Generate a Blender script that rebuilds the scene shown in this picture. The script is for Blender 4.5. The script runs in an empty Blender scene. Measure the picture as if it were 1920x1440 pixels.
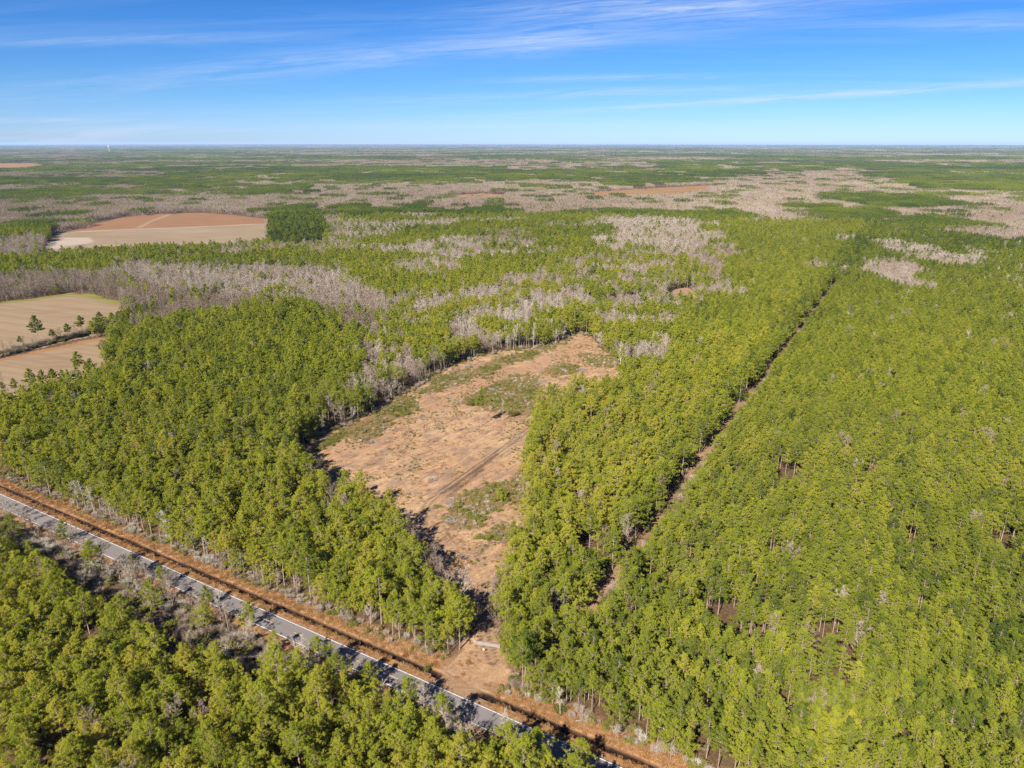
import bpy, bmesh, math, random
import numpy as np
from mathutils import Vector, Matrix

rng = np.random.default_rng(11)
random.seed(11)
scene = bpy.context.scene
COL = scene.collection

# ------------------------------------------------------------------ camera
CAM_H = 140.0
FPX = 1331.0                     # focal length in pixels of a 1920 x 1440 frame
PITCH = math.atan((720 - 267.5) / FPX)
cam_d = bpy.data.cameras.new('camera')
cam_d.sensor_fit = 'HORIZONTAL'; cam_d.sensor_width = 36.0
cam_d.lens = FPX / 1920 * 36.0
cam_d.clip_start = 1.0; cam_d.clip_end = 200000
cam = bpy.data.objects.new('camera', cam_d)
cam.location = (0, 0, CAM_H)
cam.rotation_euler = (math.radians(90) - PITCH, 0, 0)
COL.objects.link(cam); scene.camera = cam

# ------------------------------------------------------------------ sky, sun, exposure
SUN_EL = math.radians(39)
SUN_AZ = math.atan2(-0.4885, -0.8726)          # bearing of the sun, clockwise from +Y
SKY_STRENGTH = 0.081
world = bpy.data.worlds.new('World'); scene.world = world; world.use_nodes = True
wn = world.node_tree; wn.nodes.clear()
def N(t, typ, **kw):
    n = t.nodes.new(typ)
    for k, v in kw.items():
        if k == 'inp':
            for a, b in v.items(): n.inputs[a].default_value = b
        else: setattr(n, k, v)
    return n
def L(t, a, b): t.links.new(a, b)
def ramp(t, fac, stops, interp='LINEAR'):
    r = N(t, 'ShaderNodeValToRGB'); cr = r.color_ramp; cr.interpolation = interp
    while len(cr.elements) < len(stops): cr.elements.new(0.5)
    for e, (p, c) in zip(cr.elements, stops):
        e.position = p; e.color = (c, c, c, 1) if isinstance(c, (int, float)) else (*c, 1)
    L(t, fac, r.inputs[0]); return r.outputs[0]
def math_n(t, op, a, b=None, clamp=False):
    n = N(t, 'ShaderNodeMath', operation=op); n.use_clamp = clamp
    for i, v in enumerate((a, b)):
        if v is None: continue
        if isinstance(v, (int, float)): n.inputs[i].default_value = v
        else: L(t, v, n.inputs[i])
    return n.outputs[0]
def mix_n(t, fac, a, b, blend='MIX'):
    n = N(t, 'ShaderNodeMix', data_type='RGBA', blend_type=blend)
    for i, v in ((0, fac), (6, a), (7, b)):
        if isinstance(v, (int, float)): n.inputs[i].default_value = v
        elif isinstance(v, tuple): n.inputs[i].default_value = (*v, 1)
        else: L(t, v, n.inputs[i])
    return n.outputs[2]
def noise_n(t, vec, scale, detail=4, rough=0.55, dist=0.0):
    n = N(t, 'ShaderNodeTexNoise', inp={'Scale': scale, 'Detail': detail, 'Roughness': rough, 'Distortion': dist})
    L(t, vec, n.inputs['Vector']); return n.outputs[0]

sky = N(wn, 'ShaderNodeTexSky', sky_type='NISHITA')
sky.sun_disc = False; sky.sun_elevation = SUN_EL; sky.sun_rotation = SUN_AZ
sky.altitude = 0; sky.air_density = 1.0; sky.dust_density = 0.15; sky.ozone_density = 3.0
hs = N(wn, 'ShaderNodeHueSaturation', inp={'Saturation': 1.3, 'Value': 1.0, 'Hue': 0.5})
L(wn, sky.outputs[0], hs.inputs['Color'])
# clear dry air: deep blue above, paling only in the last few degrees, the same all round
tc = N(wn, 'ShaderNodeTexCoord')
sx = N(wn, 'ShaderNodeSeparateXYZ'); L(wn, tc.outputs['Generated'], sx.inputs[0])
tone = ramp(wn, sx.outputs[2], [(0.0, (.27, .40, .84)), (.06, (.17, .305, .565)), (.17, (.14, .27, .475))])
gm = N(wn, 'ShaderNodeMix', data_type='RGBA', blend_type='MULTIPLY', inp={0: 1.0})
L(wn, hs.outputs[0], gm.inputs[6]); L(wn, tone, gm.inputs[7])
# cirrus: streaks on a high flat layer, seen in its own perspective
zz = math_n(wn, 'ADD', math_n(wn, 'MAXIMUM', sx.outputs[2], 0.0), 0.05)
cb = N(wn, 'ShaderNodeCombineXYZ')
L(wn, math_n(wn, 'DIVIDE', sx.outputs[0], zz), cb.inputs[0]); L(wn, math_n(wn, 'DIVIDE', sx.outputs[1], zz), cb.inputs[1])
def plane_map(rot, scale, loc=(0, 0, 0)):
    a = N(wn, 'ShaderNodeMapping', inp={'Rotation': (0, 0, math.radians(rot))}); L(wn, cb.outputs[0], a.inputs[0])
    b = N(wn, 'ShaderNodeMapping', inp={'Scale': scale, 'Location': loc}); L(wn, a.outputs[0], b.inputs[0]); return b.outputs[0]
streak = noise_n(wn, plane_map(9, (0.22, 1.3, 1), (3.1, 1.7, 0)), 1.6, 6, 0.66, 0.9)
bank = noise_n(wn, plane_map(7, (0.13, 0.42, 1), (7.3, 2.2, 0)), 1.25, 3, 0.5, 0.3)
cl = math_n(wn, 'MULTIPLY', ramp(wn, streak, [(0.42, 0), (0.80, 1)]), ramp(wn, bank, [(0.42, 0.12), (0.68, 1)]))
cl = math_n(wn, 'MULTIPLY', cl, 0.26)
# the long cirrus bands: tilted streaks, fibrous along their length
ay = math_n(wn, 'MAXIMUM', sx.outputs[1], 0.05)
cX = math_n(wn, 'DIVIDE', sx.outputs[0], ay); cE = math_n(wn, 'DIVIDE', sx.outputs[2], ay)
cxy = N(wn, 'ShaderNodeCombineXYZ'); L(wn, cX, cxy.inputs[0]); L(wn, cE, cxy.inputs[1])
m1 = N(wn, 'ShaderNodeMapping', inp={'Rotation': (0, 0, -.075)}); L(wn, cxy.outputs[0], m1.inputs[0])
m2 = N(wn, 'ShaderNodeMapping', inp={'Scale': (6.5, 115, 1), 'Location': (3.7, 1.9, 0)}); L(wn, m1.outputs[0], m2.inputs[0])
fn = ramp(wn, noise_n(wn, m2.outputs[0], 1.0, 7, .72, .9), [(.36, .02), (.74, 1)])
m3 = N(wn, 'ShaderNodeMapping', inp={'Scale': (3.0, 9, 1), 'Location': (5.1, 2.3, 0)}); L(wn, m1.outputs[0], m3.inputs[0])
wv = noise_n(wn, m3.outputs[0], 1.0, 2, .5, 0)
for bi, (a0, sl, wd, xc, xw, amp) in enumerate([(.119, .085, .014, -.22, .40, .46), (.055, .085, .010, -.62, .16, .55), (.152, .03, .016, .17, .20, .80), (.034, .062, .0045, .44, .40, .85),
                                                (.076, .02, .004, .12, .14, .6), (.118, .02, .012, .02, .10, .6), (.135, .02, .006, -.50, .22, .35), (.028, .0, .0035, -.62, .12, .5), (.13, .02, .008, .62, .12, .30), (.058, .03, .005, .12, .22, .5), (.022, .01, .004, -.05, .5, .3)]):
    off = math_n(wn, 'MULTIPLY', math_n(wn, 'SUBTRACT', wv, .5), wd * 1.6)
    dv_ = math_n(wn, 'DIVIDE', math_n(wn, 'SUBTRACT', math_n(wn, 'ADD', cE, off), math_n(wn, 'ADD', math_n(wn, 'MULTIPLY', cX, sl), a0)), wd)
    gx_ = math_n(wn, 'EXPONENT', math_n(wn, 'MULTIPLY', math_n(wn, 'MULTIPLY', dv_, dv_), -1.0))
    dx_ = math_n(wn, 'DIVIDE', math_n(wn, 'SUBTRACT', cX, xc), xw)
    gx2 = math_n(wn, 'EXPONENT', math_n(wn, 'MULTIPLY', math_n(wn, 'MULTIPLY', dx_, dx_), -1.0))
    v_ = math_n(wn, 'MULTIPLY', math_n(wn, 'MULTIPLY', gx_, gx2), math_n(wn, 'MULTIPLY', fn, amp))
    cl = math_n(wn, 'ADD', cl, v_)
cl = math_n(wn, 'MINIMUM', cl, .85)
skyc = mix_n(wn, cl, gm.outputs[2], (3.1, 3.45, 4.3))
world.cycles.sampling_method = 'NONE'
bg = N(wn, 'ShaderNodeBackground', inp={'Strength': SKY_STRENGTH}); L(wn, skyc, bg.inputs[0])
wo = N(wn, 'ShaderNodeOutputWorld'); L(wn, bg.outputs[0], wo.inputs[0])

sun_d = bpy.data.lights.new('sun', 'SUN'); sun_d.energy = 5.0; sun_d.angle = math.radians(0.5)
sun_d.color = (1.0, 0.93, 0.82)
sun = bpy.data.objects.new('sun', sun_d)
sdir = Vector((math.cos(SUN_EL) * 0.4885, math.cos(SUN_EL) * 0.8726, -math.sin(SUN_EL)))
sun.rotation_euler = sdir.to_track_quat('-Z', 'Y').to_euler(); sun.location = (-100, -200, 300)
COL.objects.link(sun)
scene.view_settings.view_transform = 'Standard'; scene.view_settings.look = 'None'
scene.view_settings.exposure = 1.58; scene.view_settings.gamma = 1.0
scene.view_settings.use_curve_mapping = False
scene.render.engine = 'CYCLES'
scene.cycles.max_bounces = 4; scene.cycles.diffuse_bounces = 2; scene.cycles.glossy_bounces = 1
scene.cycles.transmission_bounces = 3; scene.cycles.volume_bounces = 0
scene.cycles.use_adaptive_sampling = True; scene.cycles.adaptive_threshold = 0.02
scene.cycles.use_denoising = True
scene.cycles.denoising_input_passes = 'RGB_ALBEDO_NORMAL'; scene.cycles.denoising_prefilter = 'NONE'

# ------------------------------------------------------------------ survey helpers
# ground point under a picture position: the surveyed layout of the place in metres
def G(px, py, z=0.0):
    px = np.asarray(px, float); py = np.asarray(py, float); z = np.asarray(z, float)
    u = (px - 960) / FPX; v = -(py - 720) / FPX
    dy = math.cos(PITCH) + v * math.sin(PITCH); dz = -math.sin(PITCH) + v * math.cos(PITCH)
    t = (CAM_H - z) / -dz
    return np.stack([u * t, dy * t], -1)
def project(x, y, z):
    zz = z - CAM_H
    dep = y * math.cos(PITCH) - zz * math.sin(PITCH)
    up = y * math.sin(PITCH) + zz * math.cos(PITCH)
    dep = np.where(dep < 1, 1, dep)
    return 960 + FPX * x / dep, 720 - FPX * up / dep, dep
# the road runs straight; s is measured along it, d across it (positive = far side)
RO = np.array([-51.84, 170.77]); RD = np.array([0.86777, -0.49696]); RN = np.array([0.49696, 0.86777])
ROAD_ANG = math.atan2(RD[1], RD[0])
def SD(xy): q = np.asarray(xy) - RO; return q @ RD, q @ RN
def W(s, d): s = np.asarray(s, float); d = np.asarray(d, float); return RO + s[..., None] * RD + d[..., None] * RN
def poly(pts, z=0.0):
    return np.array([G(p[0], p[1], p[2] if len(p) > 2 else z) for p in pts])
def inside(P, x, y):
    r = np.zeros(x.shape, bool); j = len(P) - 1
    b0 = (x >= P[:, 0].min()) & (x <= P[:, 0].max()) & (y >= P[:, 1].min()) & (y <= P[:, 1].max())
    xi_, yi_ = x[b0], y[b0]; rr = np.zeros(xi_.shape, bool)
    for i in range(len(P)):
        xi, yi = P[i]; xj, yj = P[j]
        if yi != yj:
            c = ((yi > yi_) != (yj > yi_)) & (xi_ < (xj - xi) * (yi_ - yi) / (yj - yi) + xi)
            rr ^= c
        j = i
    r[b0] = rr; return r
def dist_line(P, x, y):
    best = np.full(x.shape, 1e9)
    for a, b in zip(P[:-1], P[1:]):
        ab = b - a; l2 = ab @ ab
        t = np.clip(((x - a[0]) * ab[0] + (y - a[1]) * ab[1]) / l2, 0, 1)
        best = np.minimum(best, np.hypot(x - a[0] - t * ab[0], y - a[1] - t * ab[1]))
    return best
def vnoise(x, y, scale, seed=0):
    x = x / scale; y = y / scale
    xi = np.floor(x).astype(np.int64); yi = np.floor(y).astype(np.int64)
    fx = x - xi; fy = y - yi; fx = fx * fx * (3 - 2 * fx); fy = fy * fy * (3 - 2 * fy)
    def h(a, b):
        n = (a * 374761393 + b * 668265263 + seed * 1442695041) & 0xffffffff
        n = ((n ^ (n >> 13)) * 1274126177) & 0xffffffff
        return ((n ^ (n >> 16)) & 0xffff) / 65535.0
    return (h(xi, yi) * (1 - fx) + h(xi + 1, yi) * fx) * (1 - fy) + (h(xi, yi + 1) * (1 - fx) + h(xi + 1, yi + 1) * fx) * fy
def fbm(x, y, scale, seed=0, o=3):
    r = 0; a = 1; t = 0
    for k in range(o):
        r = r + a * vnoise(x, y, scale / 2 ** k, seed + k * 17); t += a; a *= 0.5
    return r / t

# ------------------------------------------------------------------ materials
def new_mat(name):
    m = bpy.data.materials.new(name); m.use_nodes = True
    t = m.node_tree; t.nodes.clear(); out = N(t, 'ShaderNodeOutputMaterial')
    return m, t, out
def simple_mat(name, col, rough=0.8, var=0.25, scale=3.0, metallic=0.0, spec=0.3):
    m, t, out = new_mat(name)
    g = N(t, 'ShaderNodeTexCoord')
    n = noise_n(t, g.outputs['Object'], scale, 5, 0.6)
    c = mix_n(t, ramp(t, n, [(0.3, 0), (0.7, 1)]), tuple(v * (1 - var) for v in col), tuple(min(1, v * (1 + var)) for v in col))
    b = N(t, 'ShaderNodeBsdfPrincipled', inp={'Roughness': rough, 'Metallic': metallic, 'Specular IOR Level': spec})
    L(t, c, b.inputs['Base Color']); L(t, b.outputs[0], out.inputs[0]); return m
def leaf_mat(name, stops, trans=0.22, nscale=0.9):
    m, t, out = new_mat(name)
    at = N(t, 'ShaderNodeAttribute', attribute_type='INSTANCER', attribute_name='tint')
    geo = N(t, 'ShaderNodeNewGeometry')
    n = noise_n(t, geo.outputs['Position'], nscale, 3, 0.6)
    f = math_n(t, 'ADD', at.outputs['Fac'], math_n(t, 'MULTIPLY', math_n(t, 'SUBTRACT', n, 0.5), 0.55), True)
    c = ramp(t, f, stops)
    d = N(t, 'ShaderNodeBsdfDiffuse', inp={'Roughness': 0.6}); L(t, c, d.inputs[0])
    tr = N(t, 'ShaderNodeBsdfTranslucent'); L(t, mix_n(t, 1.0, c, (1.1, 1.2, 0.6), 'MULTIPLY'), tr.inputs[0])
    mx = N(t, 'ShaderNodeMixShader', inp={0: trans}); L(t, d.outputs[0], mx.inputs[1]); L(t, tr.outputs[0], mx.inputs[2])
    L(t, mx.outputs[0], out.inputs[0]); return m

M_needle = leaf_mat('pine_needles', [(0.0, (0.066, 0.100, 0.018)), (0.30, (0.168, 0.195, 0.023)), (0.65, (0.272, 0.280, 0.029)), (1.0, (0.375, 0.312, 0.050))], 0.52)
M_scrub = leaf_mat('scrub_leaves', [(0.0, (0.082, 0.074, 0.023)), (0.4, (0.115, 0.123, 0.021)), (0.75, (0.180, 0.139, 0.049)), (1.0, (0.213, 0.156, 0.082))], 0.2)
M_bark = simple_mat('pine_bark', (0.213, 0.156, 0.123), 0.9, 0.35, 2.0)
M_greybark = leaf_mat('bare_bark', [(0.0, (0.122, 0.095, 0.070)), (0.5, (0.234, 0.194, 0.158)), (1.0, (0.394, 0.366, 0.318))], 0.0, 0.3)
M_twig = leaf_mat('bare_twigs', [(0.0, (0.158, 0.112, 0.080)), (0.5, (0.281, 0.224, 0.183)), (1.0, (0.392, 0.355, 0.307))], 0.12, 0.3)
M_straw = leaf_mat('dry_grass_blades', [(0.0, (0.134, 0.064, 0.024)), (0.5, (0.256, 0.133, 0.052)), (1.0, (0.369, 0.236, 0.113))], 0.2, 0.5)

# ------------------------------------------------------------------ object helpers
def mesh_np(name, verts, faces_list, mats, mat_idx=None, smooth=False):
    """faces_list: list of (n,k) int arrays"""
    me = bpy.data.meshes.new(name)
    V = np.asarray(verts, np.float32)
    tot = sum(f.size for f in faces_list); nf = sum(len(f) for f in faces_list)
    me.vertices.add(len(V)); me.vertices.foreach_set('co', V.ravel())
    me.loops.add(tot); me.polygons.add(nf)
    me.loops.foreach_set('vertex_index', np.concatenate([f.ravel() for f in faces_list]).astype(np.int32))
    ls = []; o = 0
    for f in faces_list:
        ls.append(o + np.arange(len(f)) * f.shape[1]); o += f.size
    me.polygons.foreach_set('loop_start', np.concatenate(ls).astype(np.int32))
    for m in mats: me.materials.append(m)
    if mat_idx is not None: me.polygons.foreach_set('material_index', np.asarray(mat_idx, np.int32))
    me.polygons.foreach_set('use_smooth', np.full(nf, bool(smooth)))
    me.update(calc_edges=True); me.validate(); return me
def merge(a, b):
    a.v += b.v; a.f += [f + a.n for f in b.f]; a.n += b.n; return a
class MB:
    """collects tubes, boxes and loose triangles; arrays of verts and tris"""
    def __init__(s): s.v = []; s.f = []; s.n = 0
    def add(s, V, F):
        s.v.append(np.asarray(V, float)); s.f.append(np.asarray(F, int) + s.n); s.n += len(V)
    def tube(s, pts, rad, k=5, cap=False):
        pts = np.asarray(pts, float); V = []
        for i, p in enumerate(pts):
            a = pts[min(i + 1, len(pts) - 1)] - pts[max(i - 1, 0)]; a = a / (np.linalg.norm(a) + 1e-9)
            r = np.array([1, 0, 0]) if abs(a[0]) < 0.8 else np.array([0, 1, 0])
            u = np.cross(a, r); u /= np.linalg.norm(u); w = np.cross(a, u)
            for j in range(k):
                t = 2 * math.pi * j / k; V.append(p + rad[i] * (math.cos(t) * u + math.sin(t) * w))
        F = []
        for i in range(len(pts) - 1):
            for j in range(k):
                a, b, c, d = i * k + j, i * k + (j + 1) % k, (i + 1) * k + (j + 1) % k, (i + 1) * k + j
                F += [(a, b, c), (a, c, d)]
        if cap:
            for j in range(1, k - 1): F += [(0, j + 1, j), ((len(pts) - 1) * k, (len(pts) - 1) * k + j, (len(pts) - 1) * k + j + 1)]
        s.add(V, F)
    def box(s, c, size, rot=0.0):
        c = np.asarray(c, float); h = np.asarray(size, float) / 2
        V = np.array([[x, y, z] for x in (-1, 1) for y in (-1, 1) for z in (-1, 1)], float) * h
        ca, sa = math.cos(rot), math.sin(rot)
        V = np.stack([V[:, 0] * ca - V[:, 1] * sa, V[:, 0] * sa + V[:, 1] * ca, V[:, 2]], -1) + c
        s.add(V, [(0, 1, 3), (0, 3, 2), (4, 6, 7), (4, 7, 5), (0, 4, 5), (0, 5, 1), (2, 3, 7), (2, 7, 6), (0, 2, 6), (0, 6, 4), (1, 5, 7), (1, 7, 3)])
    def tris(s, T): T = np.asarray(T, float).reshape(-1, 3); s.add(T, np.arange(len(T)).reshape(-1, 3))
    def mesh(s, name, mat): return mesh_np(name, np.concatenate(s.v), [np.concatenate(s.f)], [mat])
def join_mesh(name, parts):
    V = []; F = []; MI = []; mats = []; o = 0
    for mb, mat in parts:
        v = np.concatenate(mb.v); f = np.concatenate(mb.f)
        if mat not in mats: mats.append(mat)
        V.append(v); F.append(f + o); MI += [mats.index(mat)] * len(f); o += len(v)
    return mesh_np(name, np.concatenate(V), [np.concatenate(F)], mats, MI)
def link(name, me, parent=None, loc=None, kind=None, label=None, cat=None, group=None):
    o = bpy.data.objects.new(name, me); COL.objects.link(o)
    if parent: o.parent = parent
    if loc is not None: o.location = loc
    if kind: o['kind'] = kind
    if label: o['label'] = label
    if cat: o['category'] = cat
    if group: o['group'] = group
    return o
def thing(name, loc, label, cat, rz=0.0, scale=1.0, group=None):
    o = link(name, None, None, loc, None, label, cat, group)
    o.rotation_euler = (0, 0, rz); o.scale = (scale,) * 3 if isinstance(scale, (int, float)) else scale
    return o
def flakes(P, size, nrm, r, asp=0.55, jit=0.75):
    """one triangle per point, facing roughly along nrm"""
    n = len(P); d = nrm + jit * r.normal(size=(n, 3)); d /= np.linalg.norm(d, axis=1)[:, None]
    a = r.normal(size=(n, 3)); a -= (a * d).sum(1)[:, None] * d; a /= np.linalg.norm(a, axis=1)[:, None]
    b = np.cross(d, a); sz = np.asarray(size)[:, None] * np.ones((n, 1))
    return np.stack([P - a * sz * .55 - b * sz * asp * .5, P + a * sz * .9, P - a * sz * .35 + b * sz * asp], 1)

# ------------------------------------------------------------------ tree kinds
def make_pine(seed, H, base, R, whorls=9, per=5, tuft_n=20, bushy=1.0, top_round=0.28, fl=.66):
    """a loblolly pine: bare lower trunk, whorls of rising limbs, needle tufts along them"""
    r = np.random.default_rng(seed); tr = MB(); lim = MB(); cr = MB()
    bend = r.normal(size=2) * 0.25
    def axis(z): t = z / H; return np.array([bend[0] * t * t + 0.12 * math.sin(t * 5 + seed), bend[1] * t * t, z])
    zs = np.linspace(0, H * 0.97, 7)
    tr.tube([axis(z) for z in zs], 0.20 * (1 - zs / H * 0.82) * (H / 17), 6)
    for k in range(int(4 + r.integers(4))):          # dead stubs below the crown
        z = H * r.uniform(base * 0.55, base); a = r.uniform(0, 6.28); l = r.uniform(0.5, 1.5)
        p = axis(z); tr.tube([p, p + np.array([math.cos(a) * l, math.sin(a) * l, 0.1])], [0.04, 0.015], 3)
    C = []; Rr = []
    for w in range(whorls):
        t = (w + r.uniform(-.25, .25)) / (whorls - 1); t = min(max(t, 0), 1)
        z = H * (base + (0.97 - base) * t)
        prof = (0.62 + 0.55 * math.sin(math.pi * min(t * 1.15 + 0.12, 1))) * (1 - t) ** 0.45 * (1 - top_round * t) + 0.10
        a0 = r.uniform(0, 6.28)
        for b in range(per):
            if r.uniform() < 0.16: continue
            a = a0 + 6.283 * b / per + r.uniform(-.35, .35); l = R * prof * r.uniform(0.55, 1.3)
            rise = l * (0.15 + 0.5 * t + r.uniform(-.15, .2)); p0 = axis(z)
            p1 = p0 + np.array([math.cos(a) * l, math.sin(a) * l, rise])
            lim.tube([p0, (p0 + p1) / 2 + [0, 0, -0.08 * l], p1], [0.05, 0.032, 0.012], 3)
            m = max(2, int(round(l * 2.1 * bushy)))
            for q in range(m):
                f = 1.0 - 0.70 * q / m
                C.append(p0 + (p1 - p0) * f + r.normal(size=3) * [0.30, 0.30, 0.22]); Rr.append(r.uniform(0.26, 0.52))
    for k in range(6): C.append(axis(H * 0.97) + r.normal(size=3) * [0.25, 0.25, 0.45]); Rr.append(0.5)
    C = np.array(C); Rr = np.array(Rr)
    dirs = r.normal(size=(len(C), tuft_n, 3)); dirs[..., 2] += 0.35
    dirs /= np.linalg.norm(dirs, axis=2)[..., None]
    P = C[:, None] + dirs * (Rr[:, None] * r.uniform(0.45, 1.0, (len(C), tuft_n)))[..., None]
    S = np.repeat(Rr, tuft_n) * r.uniform(0.75, 1.35, len(C) * tuft_n) * fl
    cr.tris(flakes(P.reshape(-1, 3), S, dirs.reshape(-1, 3) + [0, 0, .55], r, .34, .8))
    return tr, lim, cr
def make_bare(seed, H, R, limbs=13, pale=False, low=0.28, trunks=1, twig=1.0):
    r = np.random.default_rng(seed); tr = MB(); tw = MB(); T = []
    for k in range(trunks):
        off = np.array([0, 0, 0.0]) if trunks == 1 else np.array([r.normal() * .35, r.normal() * .35, 0])
        lean = r.normal(size=2) * (0.5 if trunks == 1 else 1.6)
        ax = lambda z: off + np.array([lean[0] * (z / H) ** 1.3, lean[1] * (z / H) ** 1.3, z])
        zs = np.linspace(0, H * 0.93, 6); tr.tube([ax(z) for z in zs], 0.155 * (H / 14) * (1 - zs / H * 0.9) / trunks ** .4, 5)
        nl = max(5, limbs // trunks)
        for i in range(nl):
            t = (i + r.uniform(0, 1)) / nl; z = H * (low + (0.92 - low) * t); a = r.uniform(0, 6.28)
            l = R * (1.15 - 0.75 * t) * r.uniform(0.7, 1.2); up = r.uniform(0.6, 1.25)
            p0 = ax(z); d = np.array([math.cos(a), math.sin(a), up]); d /= np.linalg.norm(d)
            p1 = p0 + d * l * 0.55; d2 = d + r.normal(size=3) * 0.22 + [0, 0, 0.2]; d2 /= np.linalg.norm(d2); p2 = p1 + d2 * l * 0.6
            tr.tube([p0, p1, p2], [0.06, 0.038, 0.015], 3)
            for q in range(6):
                f = r.uniform(0.25, 1); b0 = p0 + (p1 - p0) * f * 1.6 if f < .6 else p1 + (p2 - p1) * (f - .6) * 2.5
                e = d + r.normal(size=3) * 0.6; e /= np.linalg.norm(e); bl = l * r.uniform(0.22, 0.42); b1 = b0 + e * bl
                tr.tube([b0, b1], [0.026, 0.01], 3)
                nt = int(7 * twig)
                for x in range(nt):
                    s0 = b0 + (b1 - b0) * r.uniform(0.2, 1); g = e + r.normal(size=3) * 0.75 + [0, 0, .25]; g /= np.linalg.norm(g)
                    s1 = s0 + g * r.uniform(0.5, 1.15); side = np.cross(g, r.normal(size=3)); side *= 0.034 / (np.linalg.norm(side) + 1e-6)
                    T.append([s0 - side, s0 + side, s1])
    tw.tris(T); return tr, tw
def make_bush(seed, H, R, n=420, mode='leaf'):
    r = np.random.default_rng(seed); st = MB(); lf = MB(); T = []
    k = 9
    for i in range(k):
        a = 6.283 * i / k + r.uniform(-.3, .3); l = R * r.uniform(.5, 1); h = H * r.uniform(.55, 1)
        st.tube([[0, 0, 0], [math.cos(a) * l * .5, math.sin(a) * l * .5, h * .6], [math.cos(a) * l, math.sin(a) * l, h]], [.03, .022, .01], 3)
    if mode == 'leaf':
        c = r.normal(size=(14, 3)) * [R * .42, R * .42, H * .22] + [0, 0, H * .52]
        P = c[r.integers(14, size=n)] + r.normal(size=(n, 3)) * [R * .2, R * .2, H * .16]; P[:, 2] = np.abs(P[:, 2]) + .03
        nr = P - [0, 0, H * .3]; nr /= np.linalg.norm(nr, axis=1)[:, None] + 1e-6
        lf.tris(flakes(P, r.uniform(.16, .34, n), nr + [0, 0, .4], r))
    else:
        for i in range(n):
            a = r.uniform(0, 6.283); q = math.sqrt(r.uniform()) * R * .45; s0 = np.array([math.cos(a) * q, math.sin(a) * q, H * r.uniform(0, .55)])
            g = np.array([math.cos(a) * .8, math.sin(a) * .8, r.uniform(.5, 1.8)]) + r.normal(size=3) * .35; g /= np.linalg.norm(g)
            side = np.cross(g, r.normal(size=3)); side *= .026 / (np.linalg.norm(side) + 1e-6)
            T.append([s0 - side, s0 + side, s0 + g * H * r.uniform(.3, .6)])
        lf.tris(T)
    return st, lf

def split_meshes(name, a, b, ma, mb):
    return a.mesh(name + '_trunk', ma), b.mesh(name + '_crown', mb)
PINES = []      # (trunk mesh, limb mesh, crown mesh, joined mesh, height)
pine_specs = [(1, 17, .56, 2.9), (2, 17.5, .58, 2.6), (3, 15.5, .48, 3.0), (4, 17, .54, 3.2), (5, 14.5, .44, 2.8), (6, 18, .60, 2.8), (7, 16, .52, 3.4), (8, 15.5, .50, 3.9), (9, 16.5, .55, 3.7)]
for sd_, H_, b_, R_ in pine_specs:
    tr, li, cr = make_pine(sd_, H_, b_, R_)
    merge(tr, li)
    PINES.append((tr.mesh('pine_trunk', M_bark), None, cr.mesh('pine_crown', M_needle), join_mesh('pine', [(tr, M_bark), (cr, M_needle)]), H_))
N_OLD = len(pine_specs)
young_specs = [(11, 11.5, .24, 3.0), (12, 10.5, .22, 2.7), (13, 12.5, .30, 3.2), (14, 11, .26, 3.4)]
for sd_, H_, b_, R_ in young_specs:
    tr, li, cr = make_pine(sd_, H_, b_, R_, whorls=9, per=6, bushy=1.15, top_round=.2); merge(tr, li)
    PINES.append((tr.mesh('pine_trunk', M_bark), None, cr.mesh('pine_crown', M_needle), join_mesh('pine', [(tr, M_bark), (cr, M_needle)]), H_))
pine_specs = pine_specs + young_specs
PINES_FAR = []      # the same kinds with coarser needle sprays, for trees beyond 400 m
for sd_, H_, b_, R_ in pine_specs:
    tr, li, cr = make_pine(sd_, H_, b_, R_, tuft_n=6, fl=1.25)
    PINES_FAR.append(join_mesh('pine', [(tr, M_bark), (cr, M_needle)]))
BARES = []
for sd_, H_, R_, tn, lw in [(21, 13, 3.2, 1, .28), (22, 14, 2.8, 1, .35), (23, 11, 3.4, 2, .22), (24, 12.5, 3.0, 1, .3), (25, 9, 3.0, 3, .15)]:
    tr, tw = make_bare(sd_, H_, R_, trunks=tn, low=lw)
    BARES.append((tr.mesh('bare_trunk', M_greybark), tw.mesh('bare_crown', M_twig), join_mesh('bare', [(tr, M_greybark), (tw, M_twig)]), H_))
BUSHES = []
for sd_, H_, R_, md, n_ in [(31, 1.2, 1.4, 'leaf', 420), (32, 1.7, 1.3, 'leaf', 480), (33, 0.8, 1.6, 'leaf', 420), (34, 2.6, 1.6, 'twig', 420), (35, 1.6, 1.5, 'twig', 360)]:
    st, lf = make_bush(sd_, H_, R_, n_, md); m_ = M_scrub if md == 'leaf' else M_twig
    BUSHES.append((st.mesh('bush_stems', M_greybark), lf.mesh('bush_leaves', m_), join_mesh('bush', [(st, M_greybark), (lf, m_)]), H_))
def make_tuft(seed, n=34, H=.45, R=.55):
    r = np.random.default_rng(seed); T = []
    for i in range(n):
        a = r.uniform(0, 6.28); q = math.sqrt(r.uniform()) * R; b = np.array([math.cos(a) * q, math.sin(a) * q, 0])
        g = np.array([r.normal() * .5, r.normal() * .5, 1]); sd = np.array([r.normal(), r.normal(), 0]); sd *= .06 / np.linalg.norm(sd)
        T.append([b - sd, b + sd, b + g * H * r.uniform(.5, 1)])
    m = MB(); m.tris(T); return m.mesh('tuft', M_straw)
TUFTS = [make_tuft(41), make_tuft(42, 28, .35, .7)]
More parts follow.
